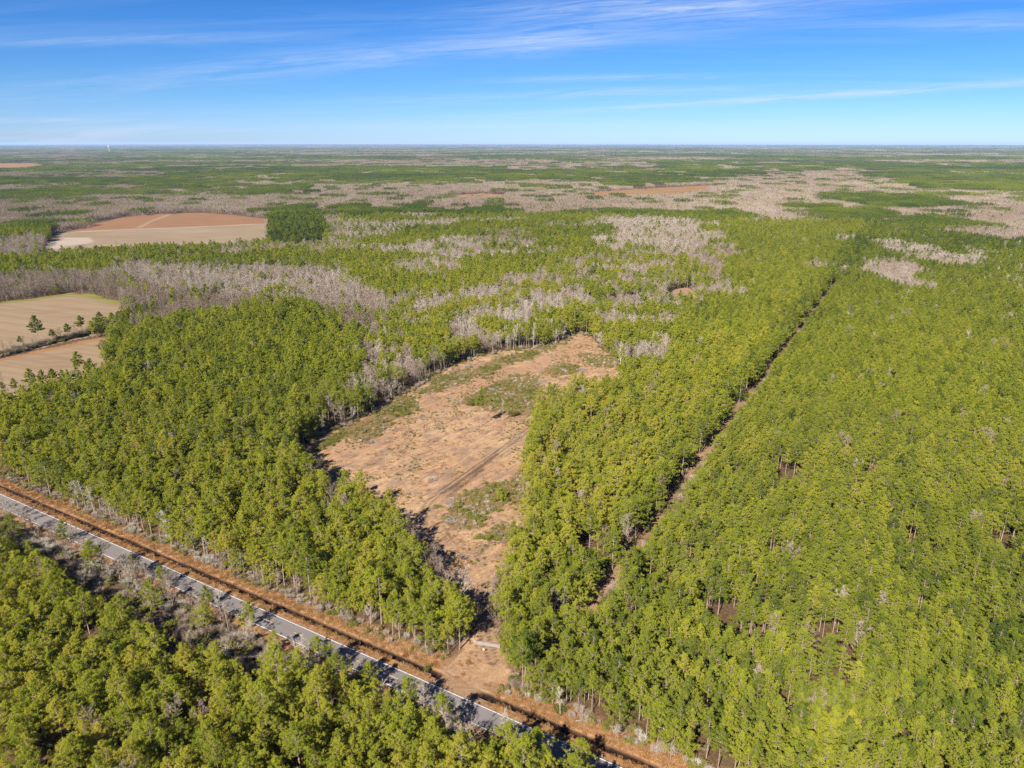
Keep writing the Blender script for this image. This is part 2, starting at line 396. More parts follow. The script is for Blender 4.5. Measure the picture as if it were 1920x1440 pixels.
# woodland blocks for the distance: 60 m squares of many small trees
def pine_block(seed, size, n, H, R, fl=34, bare=0.0):
    r = np.random.default_rng(seed); cr = MB(); tw = MB(); tk = MB(); T = []; Q = []
    k = int(math.sqrt(n)); 
    for i in range(k):
        for j in range(k):
            x = (i + .5 + r.uniform(-.42, .42)) / k * size - size / 2; y = (j + .5 + r.uniform(-.42, .42)) / k * size - size / 2
            h = H * r.uniform(.82, 1.15); rr = R * r.uniform(.75, 1.2); c = np.array([x, y, h * .73])
            if r.uniform() < bare:
                m = 30; a = r.uniform(0, 6.28, m); z = h * r.uniform(.25, .8, m); l = rr * r.uniform(.4, 1, m)
                g = np.stack([np.cos(a) * l, np.sin(a) * l, l * r.uniform(.6, 1.7, m)], 1); s0 = np.stack([np.full(m, x), np.full(m, y), z], 1)
                sd = np.cross(g, r.normal(size=(m, 3))); sd *= .15 / (np.linalg.norm(sd, axis=1)[:, None] + 1e-6)
                Q.append(np.stack([s0 - sd, s0 + sd, s0 + g], 1))
                tk.tube([[x, y, 0], [x, y, h * .8]], [.2, .06], 3)
            else:
                d = r.normal(size=(fl, 3)); d[:, 2] += .35; d /= np.linalg.norm(d, axis=1)[:, None]
                T.append(flakes(c + d * [rr, rr, h * .24] * r.uniform(.6, 1, (fl, 1)), rr * r.uniform(.32, .62, fl), d, r))
                tk.tube([[x, y, 0], [x, y, h * .7]], [.2, .12], 3)
    parts = [(tk, M_greybark if bare > .5 else M_bark)]
    if T: cr.tris(np.concatenate(T)); parts.append((cr, M_needle))
    if Q: tw.tris(np.concatenate(Q)); parts.append((tw, M_twig))
    return join_mesh('woodland_block', parts)
PBLOCK = [pine_block(51 + i, 60, 170, 17, 2.9) for i in range(3)]
BBLOCK = [pine_block(61 + i, 60, 150, 12.5, 3.2, bare=.97) for i in range(3)]
MBLOCK = [pine_block(71 + i, 60, 140, 15, 3.0, bare=.5) for i in range(3)]

# ------------------------------------------------------------------ layout: zones of the land
CLEAR = poly([(560, 838, 0), (640, 800, 0), (700, 772, 0), (765, 733, 0), (800, 712, 0), (840, 690, 0), (880, 672, 0), (930, 660, 0), (1000, 652, 0), (1050, 640, 0), (1085, 624, 0), (1110, 632, 0), (1150, 672, 0), (1168, 700, 0),
              (1160, 704, 14), (1090, 704, 14), (1030, 722, 14), (1006, 765, 7), (1002, 800, 0), (992, 860, 0), (988, 930, 0), (992, 1000, 0), (965, 1060, 0), (945, 1100, 0), (930, 1140, 0), (928, 1190, 0), (938, 1235, 0), (965, 1300, 0),
              (820, 1262, 0), (868, 1222, 0), (882, 1200, 0), (885, 1150, 5), (880, 1095, 13), (850, 1060, 14), (810, 1010, 14), (790, 972, 14), (720, 930, 14), (650, 892, 14), (608, 868, 14), (565, 850, 10)])
Zc = 12
ZONES = [   # later entries win; kind: pine share, bare share
    ('pine', poly([(-900, 345), (100, 333), (340, 333), (345, 346), (100, 347), (-900, 352)], Zc)),
    ('pine', poly([(295, 312), (960, 312), (960, 342), (700, 340), (300, 338)], Zc)),
    ('pine', poly([(345, 345), (700, 350), (700, 368), (520, 364), (345, 356)], Zc)),
    ('bare', poly([(640, 345), (1000, 340), (1100, 350), (1330, 345), (1400, 320), (1620, 308), (1600, 345), (1700, 358), (1480, 370), (1400, 395), (1080, 388), (900, 392), (760, 420), (620, 400), (640, 360)], Zc)),
    ('pine', poly([(955, 320), (1180, 316), (1330, 322), (1335, 332), (1240, 350), (955, 352)], Zc)),
    ('pine', poly([(1240, 303), (1550, 308), (1545, 318), (1400, 326), (1240, 318)], Zc)),
    ('pine', poly([(1597, 308), (2600, 300), (2600, 400), (1920, 362), (1740, 352), (1597, 318)], Zc)),
    ('bare', poly([(-900, 405), (0, 372), (380, 362), (700, 362), (700, 400), (610, 400), (500, 408), (380, 398), (230, 405), (95, 440), (90, 470), (0, 478), (-900, 500)], Zc)),
    ('pine', poly([(-600, 440), (0, 424), (60, 410), (105, 400), (112, 425), (92, 452), (0, 450), (-600, 470)], Zc)),
    ('sparse', poly([(500, 458), (610, 452), (612, 400), (760, 424), (700, 445), (620, 470), (640, 510), (545, 505)], Zc)),
    ('pine', poly([(500, 452), (498, 425), (510, 395), (530, 384), (600, 388), (612, 430), (600, 452)], Zc)),
    ('belt', poly([(-900, 500), (0, 475), (140, 470), (300, 457), (500, 455), (560, 462), (640, 480), (600, 505), (520, 500), (400, 508), (200, 515), (0, 528), (-900, 560)], Zc)),
    ('pine', poly([(640, 388), (700, 380), (740, 392), (900, 388), (960, 384), (1000, 398), (960, 400), (860, 406), (700, 420), (640, 400)], Zc)),
    ('pine', poly([(620, 472), (700, 445), (760, 428), (900, 402), (980, 400), (1090, 395), (1400, 395), (1380, 440), (1300, 425), (1130, 415), (1125, 480), (1100, 500), (920, 500), (900, 530), (780, 535), (700, 525), (640, 508)], Zc)),
    ('bare', poly([(-900, 560), (0, 526), (200, 513), (400, 506), (500, 498), (545, 505), (600, 508), (640, 522), (760, 552), (790, 572), (720, 590), (690, 640), (660, 640), (640, 605), (600, 568), (545, 535), (500, 540), (400, 568), (232, 612), (225, 565), (150, 550), (0, 562), (-900, 640)], 8)),
    ('mixbare', poly([(920, 500), (1125, 480), (1130, 415), (1300, 425), (1385, 430), (1345, 520), (1290, 590), (1100, 592), (920, 602), (780, 572), (760, 550), (900, 530)], Zc)),
    ('bare', poly([(1130, 416), (1200, 408), (1320, 412), (1330, 440), (1290, 480), (1240, 486), (1190, 450), (1140, 440)], Zc)),
    ('bare', poly([(930, 560), (1010, 545), (1110, 550), (1110, 590), (990, 592), (930, 585)], Zc)),
    ('mixed', poly([(640, 605), (690, 640), (720, 590), (860, 565), (920, 602), (1100, 592), (1290, 590), (1230, 640), (1185, 690), (1110, 632), (1085, 622), (880, 672), (700, 772), (560, 838), (600, 770), (650, 690)], 8)),
    ('pine', poly([(1400, 398), (1600, 362), (1750, 372), (1920, 385), (2700, 385), (5200, 1700), (960, 1700), (930, 1200), (1000, 735), (1180, 690), (1290, 590), (1345, 520), (1380, 440)], Zc)),
    ('bare', poly([(1730, 352), (1860, 358), (1925, 372), (2300, 380), (2300, 412), (1920, 410), (1850, 406), (1740, 402), (1790, 384)], Zc)),
    ('bare', poly([(1640, 492), (1665, 485), (1725, 490), (1765, 514), (1700, 524), (1640, 522)], Zc)),
    ('bare', poly([(1800, 424), (1860, 428), (1925, 434), (1925, 447), (1830, 440)], Zc)),
    ('pine', poly([(-900, 900), (0, 790), (40, 752), (130, 722), (215, 692), (210, 640), (240, 624), (400, 573), (520, 538), (545, 540), (562, 552), (600, 568), (640, 605), (655, 660), (640, 720), (600, 770), (560, 838), (600, 880), (900, 1120), (900, 1250), (-900, 1700)], Zc)),
]
CLUMP = poly([(506, 452), (499, 440), (500, 425), (508, 408), (520, 396), (534, 388), (560, 384), (585, 387), (600, 397), (610, 415), (612, 432), (606, 446), (594, 452), (550, 454)], 12)
FIELDS = {
    'upper': poly([(-260, 625), (0, 566), (60, 560), (130, 549), (170, 551), (224, 566), (238, 596), (238, 612), (150, 636), (60, 655), (-260, 740)]),
    'strip': poly([(-260, 752), (0, 672), (100, 652), (215, 627), (205, 660), (190, 692), (235, 686), (225, 700), (160, 735), (0, 770), (-260, 860)]),
    'far': poly([(75, 485), (92, 450), (100, 438), (160, 424), (230, 408), (290, 401), (380, 399), (440, 403), (500, 411), (512, 411), (508, 430), (500, 455), (610, 452), (620, 458), (540, 466), (300, 466), (150, 474)]),
    'orange': poly([(1108, 360), (1180, 355), (1330, 347), (1345, 352), (1330, 364), (1250, 370), (1130, 374), (1110, 370)]),
    'cut': poly([(820, 368), (900, 362), (960, 366), (950, 374), (860, 376)]),
    'redcut': poly([(-200, 306), (70, 306), (90, 314), (60, 320), (-200, 322)]),
}
HEDGE = G(np.array([-150, 0, 70, 150, 235, 330, 420, 520]), np.array([705, 668, 650, 630, 607, 580, 562, 536]))
SANDY = poly([(1255, 545), (1290, 540), (1310, 552), (1300, 568), (1262, 578), (1245, 565)])
CORR = (54.0, 61.0)     # logging track, s range
_e = np.array([(-150, 950), (0, 1000), (49, 1026), (109, 1060), (180, 1112), (240, 1143), (326, 1208), (394, 1218), (461, 1240), (562, 1252), (640, 1258), (741, 1268), (790, 1308), (872, 1362), (910, 1382), (1026, 1376), (1100, 1430), (1200, 1500)], float)
EDGE_S, EDGE_D = SD(G(_e[:, 0], _e[:, 1], 9.0))
def zone_shares(x, y):
    """pine share, bare share per point; negative = open ground"""
    s = (x - RO[0]) * RD[0] + (y - RO[1]) * RD[1]; d = (x - RO[0]) * RN[0] + (y - RO[1]) * RN[1]
    dist = np.hypot(x, y)
    wx = x + 70 * (fbm(x, y, 110, 5) - .5) * np.clip(dist / 700, .2, 4); wy = y + 110 * (fbm(x, y, 110, 9) - .5) * np.clip(dist / 700, .2, 4)
    n = fbm(x * .75, y, 620, 3, 4) * .75 + fbm(x, y, 2200, 33, 2) * .25
    pp = np.where(n > .575, .94, np.where(n > .52, .5, .08)); pb = .97 - pp
    gap = fbm(x, y, 500, 77, 2) > .77
    pp = np.where(gap, 0, pp); pb = np.where(gap, 0.02, pb)
    for k, P in ZONES:
        m = inside(P, wx, wy)
        a, b = {'pine': (.955, .028), 'bare': (.045, .90), 'mixed': (.52, .36), 'mixbare': (.38, .56), 'sparse': (.13, .5), 'belt': (.82, .1)}[k]
        pp[m] = a; pb[m] = b
    pk = (fbm(x, y, 85, 511, 3) > .655) & (dist > 620) & ~((s > 40) & (d < 720)) & (pp > .6)
    pp[pk] = .22; pb[pk] = .72
    pk = (fbm(x, y * .6, 170, 517, 3) > .615) & (dist > 1350) & (pp > .6)
    pp[pk] = .12; pb[pk] = .80
    near = d < -8
    pp[near] = .97; pb[near] = .02
    # open ground
    op = inside(CLEAR, x + 3 * (vnoise(x, y, 6, 2) - .5), y + 3 * (vnoise(x, y, 6, 4) - .5)) | inside(SANDY, x, y)
    op |= (d > np.minimum(np.interp(s, EDGE_S, EDGE_D), -8.5) - 3 * vnoise(s, d * 0, 9, 8)) & (d < 11 + 3.5 * vnoise(s, d * 0, 12, 6))
    cw = CORR[1] + 1.2 * np.clip((d - 130) / 350, 0, 1) + 1.8 * np.exp(-((d - 150) / 80) ** 2)
    op |= (s > CORR[0] + 1.5 * vnoise(d, s * 0, 9, 12)) & (s < cw + 2 * vnoise(d, s * 0, 11, 14)) & (d > 42) & (d < 705)
    for P in FIELDS.values(): op |= inside(P, x, y)
    cm = inside(CLUMP, wx * .35 + x * .65, wy * .35 + y * .65); pp[cm] = 1.0; pb[cm] = 0
    op |= (dist_line(HEDGE[:5], x, y) < 15) | (dist_line(HEDGE, x, y) < 5)
    pp[op] = -1; pb[op] = -1
    return pp, pb, s, d

# ------------------------------------------------------------------ ground
def axis_vals(segs):
    out = []
    for a, b, n in segs: out.append(np.linspace(a, b, n, endpoint=False))
    return np.concatenate(out + [np.array([segs[-1][1]])])
def geo(a, b, n): return a * (b / a) ** np.linspace(0, 1, n)
sv = np.concatenate([-geo(700, 60000, 22)[::-1][:-1], axis_vals([(-700, -260, 60), (-260, -150, 70), (-150, 75, 300), (75, 140, 44), (140, 300, 30)]), geo(330, 60000, 24)])
dv = np.concatenate([-geo(120, 60000, 24)[::-1][:-1], axis_vals([(-120, -12, 30), (-12, 4.5, 24), (4.5, 10, 28), (10, 16, 10), (16, 430, 400), (430, 760, 60)]), geo(800, 60000, 24)])
SS, DD = np.meshgrid(sv, dv, indexing='ij')
XY = RO + SS[..., None] * RD + DD[..., None] * RN
X, Y = XY[..., 0], XY[..., 1]
def sstep(a, b, v): t = np.clip((v - a) / (b - a), 0, 1); return t * t * (3 - 2 * t)
drive = sstep(31.5, 34.0, SS) * (1 - sstep(45.0, 47.5, SS))
wob = (vnoise(SS, DD * 0, 12, 3) - .5) * .5 + (vnoise(SS, DD * 0, 3.5, 5) - .5) * .15
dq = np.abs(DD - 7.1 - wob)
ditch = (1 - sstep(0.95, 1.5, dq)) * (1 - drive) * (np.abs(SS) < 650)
clear_m = np.zeros(SS.shape)
nb = (np.abs(SS) < 300) & (DD > 5) & (DD < 520)
clear_m[nb] = inside(CLEAR, X[nb] + 5 * (vnoise(X[nb], Y[nb], 5, 1) - .5), Y[nb] + 5 * (vnoise(X[nb], Y[nb], 5, 7) - .5))
mouth = (SS > 30) & (SS < 52) & (DD > 3.3) & (DD < 22)
mw = sstep(28, 34, SS) * (1 - sstep(46, 53, SS)) * (DD > 3.2) * (DD < 24)
rel = clear_m * (0.35 * (fbm(X, Y, 9, 21) - .5) + .22 * (vnoise(X, Y, 2.2, 23) - .5))
Zg = -1.5 * ditch + rel + np.where((np.abs(DD) > 3.6) & (np.abs(DD) < 60) & (np.abs(SS) < 300), .12 * (vnoise(X, Y, 2.5, 31) - .5), 0)
Zg = np.where((np.abs(DD) <= 3.7), 0, Zg)
verge = sstep(3.0, 3.4, DD) * (1 - sstep(12.5, 16.5, DD + 2.5 * (vnoise(X, Y, 4, 41) - .5))) + sstep(3.0, 3.4, -DD) * (1 - sstep(5.5, 8.5, -DD))
# wheel tracks through the clearing
TRK = G(np.array([925, 905, 870, 830, 797, 792, 800, 830, 880, 930, 985, 1010]), np.array([1240, 1185, 1110, 1050, 1000, 970, 945, 920, 885, 850, 810, 790]))
def smooth_line(P, n=160):
    t = np.linspace(0, 1, len(P)); q = np.linspace(0, 1, n); o = np.stack([np.interp(q, t, P[:, 0]), np.interp(q, t, P[:, 1])], -1)
    for _ in range(10): o[1:-1] = (o[:-2] + 2 * o[1:-1] + o[2:]) / 4
    return o
TRKS = smooth_line(TRK)
track = np.zeros(SS.shape)
dl = dist_line(TRKS[::3], X[nb], Y[nb])
tv = np.maximum(1 - np.abs(dl - 1.15) / .55, 0) * 0.9 + np.maximum(1 - dl / 3.6, 0) * .12
track[nb] = np.clip(tv * 1.25, 0, 1)
DARKT = [G(np.array([830, 862, 900, 932]), np.array([927, 905, 876, 852])), G(np.array([838, 872, 905]), np.array([931, 906, 880]))]
for P in DARKT:
    dl2 = dist_line(P, X[nb], Y[nb]); track[nb] = np.maximum(track[nb], np.clip(1.3 - dl2 / 1.4, 0, 1) * np.clip(.35 + vnoise(X[nb], Y[nb], 5, 91), 0, 1))
for P in (smooth_line(G(np.array([930, 925, 905, 880, 850, 838, 845]), np.array([1180, 1120, 1070, 1035, 1010, 985, 960]))), smooth_line(G(np.array([870, 850, 815, 780, 740, 690]), np.array([1075, 1020, 975, 930, 880, 850]))), smooth_line(G(np.array([800, 830, 870, 905, 960]), np.array([960, 935, 905, 878, 845])))):
    dl3 = dist_line(P[::4], X[nb], Y[nb]); track[nb] = np.maximum(track[nb], np.clip(1 - np.abs(dl3 - 1.1) / .5, 0, 1) * .75 * np.clip(vnoise(X[nb], Y[nb], 6, 93) * 1.6 - .1, 0, 1))
UPPER = smooth_line(G(np.array([770, 800, 860, 920, 980, 1040, 1090, 1110]), np.array([760, 775, 745, 715, 695, 668, 645, 634])))
sand = np.zeros(SS.shape)
sand[nb] = np.clip(1.4 - dist_line(UPPER[::4], X[nb], Y[nb]) / 6, 0, 1)
pale = poly([(625, 838), (660, 825), (700, 826), (720, 840), (670, 850), (630, 850)])
sand[nb] = np.maximum(sand[nb], inside(pale, X[nb], Y[nb]))
sand = np.maximum(sand, mw * .8)
SCRUB = [poly(p) for p in (
    [(590, 838), (640, 803), (700, 776), (762, 738), (778, 745), (782, 768), (740, 792), (690, 830), (640, 822), (600, 845)],
    [(858, 757), (880, 742), (940, 712), (985, 702), (1010, 712), (1015, 738), (1008, 775), (960, 778), (910, 765)],
    [(782, 738), (830, 703), (880, 690), (892, 702), (870, 715), (830, 735)],
    [(895, 700), (925, 672), (940, 668), (935, 690), (915, 712)],
    [(935, 672), (1000, 656), (1060, 642), (1020, 660), (990, 675), (945, 684)],
    [(826, 962), (870, 925), (905, 905), (955, 905), (962, 940), (930, 950), (905, 985), (850, 985)],
    [(905, 1000), (960, 985), (980, 1005), (930, 1022)],
    [(1025, 695), (1050, 682), (1085, 686), (1070, 702), (1035, 706)],
    [(1090, 660), (1145, 672), (1150, 690), (1100, 686)],
    [(960, 905), (985, 880), (1000, 940), (990, 990), (975, 960)])]
scrub = np.zeros(SS.shape)
for P in SCRUB: scrub[nb] = np.maximum(scrub[nb], inside(P, X[nb] + 6 * (vnoise(X[nb], Y[nb], 6, 61) - .5), Y[nb] + 6 * (vnoise(X[nb], Y[nb], 6, 67) - .5)))
corr = ((SS > CORR[0] - 1) & (SS < CORR[1] + 4) & (DD > 12) & (DD < 705)) * 1.0
nv = SS.size; ni, nj = SS.shape
idx = np.arange(nv).reshape(ni, nj)
quads = np.stack([idx[:-1, :-1], idx[1:, :-1], idx[1:, 1:], idx[:-1, 1:]], -1).reshape(-1, 4)

def ground_mat():
    m, t, out = new_mat('ground'); geo_ = N(t, 'ShaderNodeNewGeometry'); P = geo_.outputs['Position']
    a1 = N(t, 'ShaderNodeVertexColor', layer_name='zone_a'); a2 = N(t, 'ShaderNodeVertexColor', layer_name='zone_b')
    s1 = N(t, 'ShaderNodeSeparateColor'); L(t, a1.outputs[0], s1.inputs[0]); s2 = N(t, 'ShaderNodeSeparateColor'); L(t, a2.outputs[0], s2.inputs[0])
    nf = noise_n(t, P, 0.9, 5, .65); nm = noise_n(t, P, 0.12, 5, .6); nl = noise_n(t, P, 0.02, 3, .5)
    mp0 = N(t, 'ShaderNodeMapping', inp={'Rotation': (0, 0, math.radians(-50))}); L(t, P, mp0.inputs[0])
    mpz = N(t, 'ShaderNodeMapping', inp={'Scale': (.22, 1.0, 1)}); L(t, mp0.outputs[0], mpz.inputs[0])
    ns = noise_n(t, mpz.outputs[0], .55, 6, .7, .3)
    floor = mix_n(t, ramp(t, nf, [(.35, 0), (.65, 1)]), (0.039, 0.023, 0.013), (0.104, 0.060, 0.033))
    floor = mix_n(t, ramp(t, nm, [(.45, 0), (.62, .6)]), floor, (0.077, 0.060, 0.027))
    cl = mix_n(t, ramp(t, ns, [(.34, 0), (.62, 1)]), (0.174, 0.099, 0.054), (0.280, 0.168, 0.093))
    cl = mix_n(t, ramp(t, nl, [(.42, 0), (.58, .55)]), cl, (0.305, 0.206, 0.116))
    cl = mix_n(t, ramp(t, nm, [(.49, 0), (.60, .8)]), cl, (0.156, 0.104, 0.076))
    nv2 = noise_n(t, mpz.outputs[0], .40, 7, .74, .6)
    cl = mix_n(t, ramp(t, nv2, [(.53, 0), (.62, .85)]), cl, (0.106, 0.062, 0.038))
    cl = mix_n(t, ramp(t, nv2, [(.33, .8), (.43, 0)]), cl, (0.354, 0.255, 0.144))
    nv3 = noise_n(t, P, 1.6, 4, .7)
    cl = mix_n(t, ramp(t, nv3, [(.56, 0), (.66, .7)]), cl, (0.093, 0.057, 0.037))
    cl = mix_n(t, ramp(t, nv3, [(.34, .6), (.44, 0)]), cl, (0.373, 0.268, 0.158))
    c = mix_n(t, s1.outputs[0], floor, cl)
    vg = mix_n(t, ramp(t, nf, [(.3, 0), (.7, 1)]), (0.165, 0.079, 0.034), (0.257, 0.146, 0.071))
    vg = mix_n(t, ramp(t, nm, [(.5, 0), (.7, .5)]), vg, (0.205, 0.140, 0.088))
    c = mix_n(t, s1.outputs[1], c, vg)
    c = mix_n(t, s2.outputs[1], c, mix_n(t, ramp(t, nf, [(.3, 0), (.7, 1)]), (0.193, 0.104, 0.054), (0.254, 0.170, 0.104)))
    c = mix_n(t, s2.outputs[2], c, mix_n(t, ramp(t, nf, [(.35, 0), (.6, 1)]), (0.057, 0.043, 0.017), (0.139, 0.096, 0.043)))
    c = mix_n(t, math_n(t, 'MULTIPLY', s1.outputs[2], ramp(t, nf, [(.3, .55), (.6, 1)])), c, (0.052, 0.034, 0.024))
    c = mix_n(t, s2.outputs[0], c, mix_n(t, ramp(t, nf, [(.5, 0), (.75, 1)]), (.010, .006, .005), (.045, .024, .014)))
    b = N(t, 'ShaderNodeBsdfPrincipled', inp={'Roughness': .95, 'Specular IOR Level': .1}); L(t, c, b.inputs['Base Color'])
    bp = N(t, 'ShaderNodeBump', inp={'Strength': .9, 'Distance': .35}); L(t, nf, bp.inputs['Height']); L(t, bp.outputs[0], b.inputs['Normal'])
    L(t, b.outputs[0], out.inputs[0]); return m
gme = mesh_np('ground', np.stack([X, Y, Zg], -1).reshape(-1, 3), [quads], [ground_mat()], smooth=True)
def put_col(me, name, r, g, b):
    a = me.color_attributes.new(name, 'FLOAT_COLOR', 'POINT')
    a.data.foreach_set('color', np.stack([r, g, b, np.ones_like(r)], -1).astype(np.float32).ravel())
corrn = corr * np.clip(vnoise(SS, DD, 13, 71) * 2.8 - .8, 0, 1) * sstep(40, 60, DD) * (1 - sstep(200, 330, DD))
put_col(gme, 'zone_a', np.clip(clear_m + .35 * corr * (1 - verge), 0, 1), np.clip(verge * (1 - .75 * mw), 0, 1), track * clear_m)
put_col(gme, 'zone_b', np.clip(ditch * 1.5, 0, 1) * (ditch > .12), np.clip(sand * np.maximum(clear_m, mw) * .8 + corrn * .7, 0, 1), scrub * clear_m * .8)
link('ground', gme, kind='structure')

# road: asphalt slab and painted lines
def strip_mesh(name, s0, s1, d0, d1, z, mat, thick=0.0, ns=60):
    s = np.linspace(s0, s1, ns); a = W(s, np.full(ns, d0)); b = W(s, np.full(ns, d1))
    V = np.concatenate([np.c_[a, np.full(ns, z)], np.c_[b, np.full(ns, z)]]); i = np.arange(ns - 1)
    F = [np.stack([i, i + 1, ns + i + 1, ns + i], -1)]
    if thick:
        V = np.concatenate([V, V - [0, 0, thick]]); F.append(np.stack([2 * ns + i + 1, 2 * ns + i, i, i + 1][::-1], -1)); F.append(np.stack([ns + i, ns + i + 1, 3 * ns + i + 1, 3 * ns + i], -1))
    return mesh_np(name, V, F, [mat])
def asphalt_mat():
    m, t, out = new_mat('asphalt'); geo_ = N(t, 'ShaderNodeNewGeometry'); P = geo_.outputs['Position']
    mpz = N(t, 'ShaderNodeMapping', inp={'Rotation': (0, 0, -ROAD_ANG)}); L(t, P, mpz.inputs[0])
    mq = N(t, 'ShaderNodeMapping', inp={'Scale': (.05, 1.1, 1)}); L(t, mpz.outputs[0], mq.inputs[0])
    nf = noise_n(t, P, 2.5, 5, .7); nw = noise_n(t, mq.outputs[0], 1.3, 4, .6)
    c = mix_n(t, ramp(t, nw, [(.3, 0), (.7, 1)]), (.112, .100, .095), (.128, .114, .108))
    c = mix_n(t, ramp(t, nf, [(.5, 0), (.75, .35)]), c, (.098, .087, .082))
    c = mix_n(t, ramp(t, noise_n(t, P, .09, 3, .5), [(.45, 0), (.6, .35)]), c, (.155, .138, .130))
    b = N(t, 'ShaderNodeBsdfPrincipled', inp={'Roughness': .9, 'Specular IOR Level': .2}); L(t, c, b.inputs['Base Color']); L(t, b.outputs[0], out.inputs[0]); return m
M_white = simple_mat('road_paint_white', (.50, .49, .47), .8, .2, 1.5)
M_yellow = simple_mat('road_paint_yellow', (.52, .36, .13), .8, .3, 1.0)
road = link('road', strip_mesh('road', -1400, 1400, -3.35, 3.35, .03, asphalt_mat(), .12, 120), kind='structure')
for dd in (-2.98, 2.98):
    link('edge_line', strip_mesh('edge_line', -1400, 1400, dd - .08, dd + .08, .0345, M_white), road)
s_ = -260
dash = None
while s_ < 200:
    link('centre_dash', strip_mesh('centre_dash', s_, s_ + 3.2, -.06, .06, .0345, M_yellow, 0, 2), road); s_ += 12.2

# fields
def field_mat(name, stops, stretch, rot, extra=None):
    m, t, out = new_mat(name); geo_ = N(t, 'ShaderNodeNewGeometry'); P = geo_.outputs['Position']
    mq = N(t, 'ShaderNodeMapping', inp={'Rotation': (0, 0, rot), 'Scale': (stretch, 1, 1)}); L(t, P, mq.inputs[0])
    n1 = noise_n(t, mq.outputs[0], .12, 6, .65); n2 = noise_n(t, P, .012, 3, .5)
    f = math_n(t, 'ADD', math_n(t, 'MULTIPLY', n1, .6), math_n(t, 'MULTIPLY', n2, .4))
    c = ramp(t, f, stops)
    wv_ = N(t, 'ShaderNodeTexNoise', inp={'Scale': 1.0, 'Detail': 2.0}); mr_ = N(t, 'ShaderNodeMapping', inp={'Rotation': (0, 0, rot - .12)}); L(t, P, mr_.inputs[0]); ms_ = N(t, 'ShaderNodeMapping', inp={'Scale': (.006, .22, 1)}); L(t, mr_.outputs[0], ms_.inputs[0]); L(t, ms_.outputs[0], wv_.inputs['Vector'])
    c = mix_n(t, ramp(t, wv_.outputs[0], [(.42, .28), (.58, 0)]), c, (.10, .07, .045))
    if extra:
        a = N(t, 'ShaderNodeVertexColor', layer_name='zone'); s1 = N(t, 'ShaderNodeSeparateColor'); L(t, a.outputs[0], s1.inputs[0])
        for k, col in enumerate(extra): c = mix_n(t, s1.outputs[k], c, mix_n(t, ramp(t, n1, [(.35, 0), (.65, 1)]), tuple(v * .8 for v in col), tuple(v * 1.15 for v in col)))
    b = N(t, 'ShaderNodeBsdfPrincipled', inp={'Roughness': .95, 'Specular IOR Level': .1}); L(t, c, b.inputs['Base Color']); L(t, b.outputs[0], out.inputs[0]); return m
def field(name, P, cell, mat, paint=None, z=.03):
    x0, y0 = P.min(0); x1, y1 = P.max(0); xs = np.arange(x0, x1 + cell, cell); ys = np.arange(y0, y1 + cell, cell)
    A, B = np.meshgrid(xs, ys, indexing='ij'); idx = np.arange(A.size).reshape(A.shape)
    ca = (A[:-1, :-1] + A[1:, 1:]) / 2; cbb = (B[:-1, :-1] + B[1:, 1:]) / 2
    m = inside(P, ca + 4 * (vnoise(ca, cbb, 9, 3) - .5), cbb + 6 * (vnoise(ca, cbb, 9, 5) - .5))
    q = np.stack([idx[:-1, :-1], idx[1:, :-1], idx[1:, 1:], idx[:-1, 1:]], -1)[m]
    u, inv = np.unique(q, return_inverse=True); ax, by = A.ravel()[u], B.ravel()[u]
    me = mesh_np(name, np.c_[ax, by, np.full(len(u), z) + .05 * vnoise(ax, by, 7, 3)], [inv.reshape(-1, 4)], [mat], smooth=True)
    if paint: put_col(me, 'zone', *paint(ax, by))
    return link(name, me, kind='structure')
def line_band(P, w): return lambda x, y: np.clip(1.5 - dist_line(P, x, y) / w, 0, 1)
up_edge = G(np.array([-260, 0, 60, 130, 170, 224]), np.array([625, 567, 561, 550, 552, 567]))
st_edge = G(np.array([0, 100, 215]), np.array([674, 654, 629]))
M_f1 = field_mat('stubble_field', [(.3, (0.143, 0.091, 0.050)), (.5, (0.186, 0.133, 0.081)), (.7, (0.158, 0.114, 0.061))], .25, .5, [(0.118, 0.114, 0.025), (0.179, 0.086, 0.032), (0.179, 0.143, 0.089)])
field('stubble_field', FIELDS['upper'], 2.5, M_f1, lambda x, y: (line_band(up_edge, 8)(x, y), 0 * x, 0 * x))
field('stubble_field', FIELDS['strip'], 2.0, M_f1, lambda x, y: (0 * x, line_band(st_edge, 5)(x, y) * .8, 0 * x))
brown = poly([(60, 445), (140, 428), (230, 405), (290, 398), (380, 396), (520, 408), (520, 419), (300, 427), (160, 432)])
lane = G(np.array([95, 200, 320, 420, 515]), np.array([438, 432, 428, 423, 419])); lane2 = G(np.array([260, 285, 322]), np.array([427, 414, 401]))
palep = poly([(80, 475), (92, 455), (110, 446), (170, 446), (175, 455), (120, 462), (100, 470)])
field('plough_field', FIELDS['far'], 4, field_mat('plough_field', [(.3, (0.143, 0.097, 0.056)), (.5, (0.179, 0.133, 0.083)), (.7, (0.215, 0.168, 0.114))], .12, .05, [(0.163, 0.087, 0.043), (0.222, 0.165, 0.108), (0.251, 0.208, 0.165)]),
      lambda x, y: (inside(brown, x, y) * 1.0, np.maximum(line_band(lane, 6)(x, y), line_band(lane2, 4)(x, y) * .7), inside(palep, x, y) * .9))
M_f3 = field_mat('cutover', [(.3, (0.143, 0.068, 0.025)), (.5, (0.201, 0.112, 0.043)), (.7, (0.179, 0.129, 0.065))], .3, .05)
field('cutover_land', FIELDS['orange'], 9, M_f3); field('cutover_land', FIELDS['cut'], 9, M_f3); field('cutover_land', FIELDS['redcut'], 25, M_f3)
field('bare_soil', SANDY, 1.5, field_mat('bare_soil', [(.3, (0.179, 0.097, 0.050)), (.7, (0.236, 0.158, 0.100))], 1, 0))

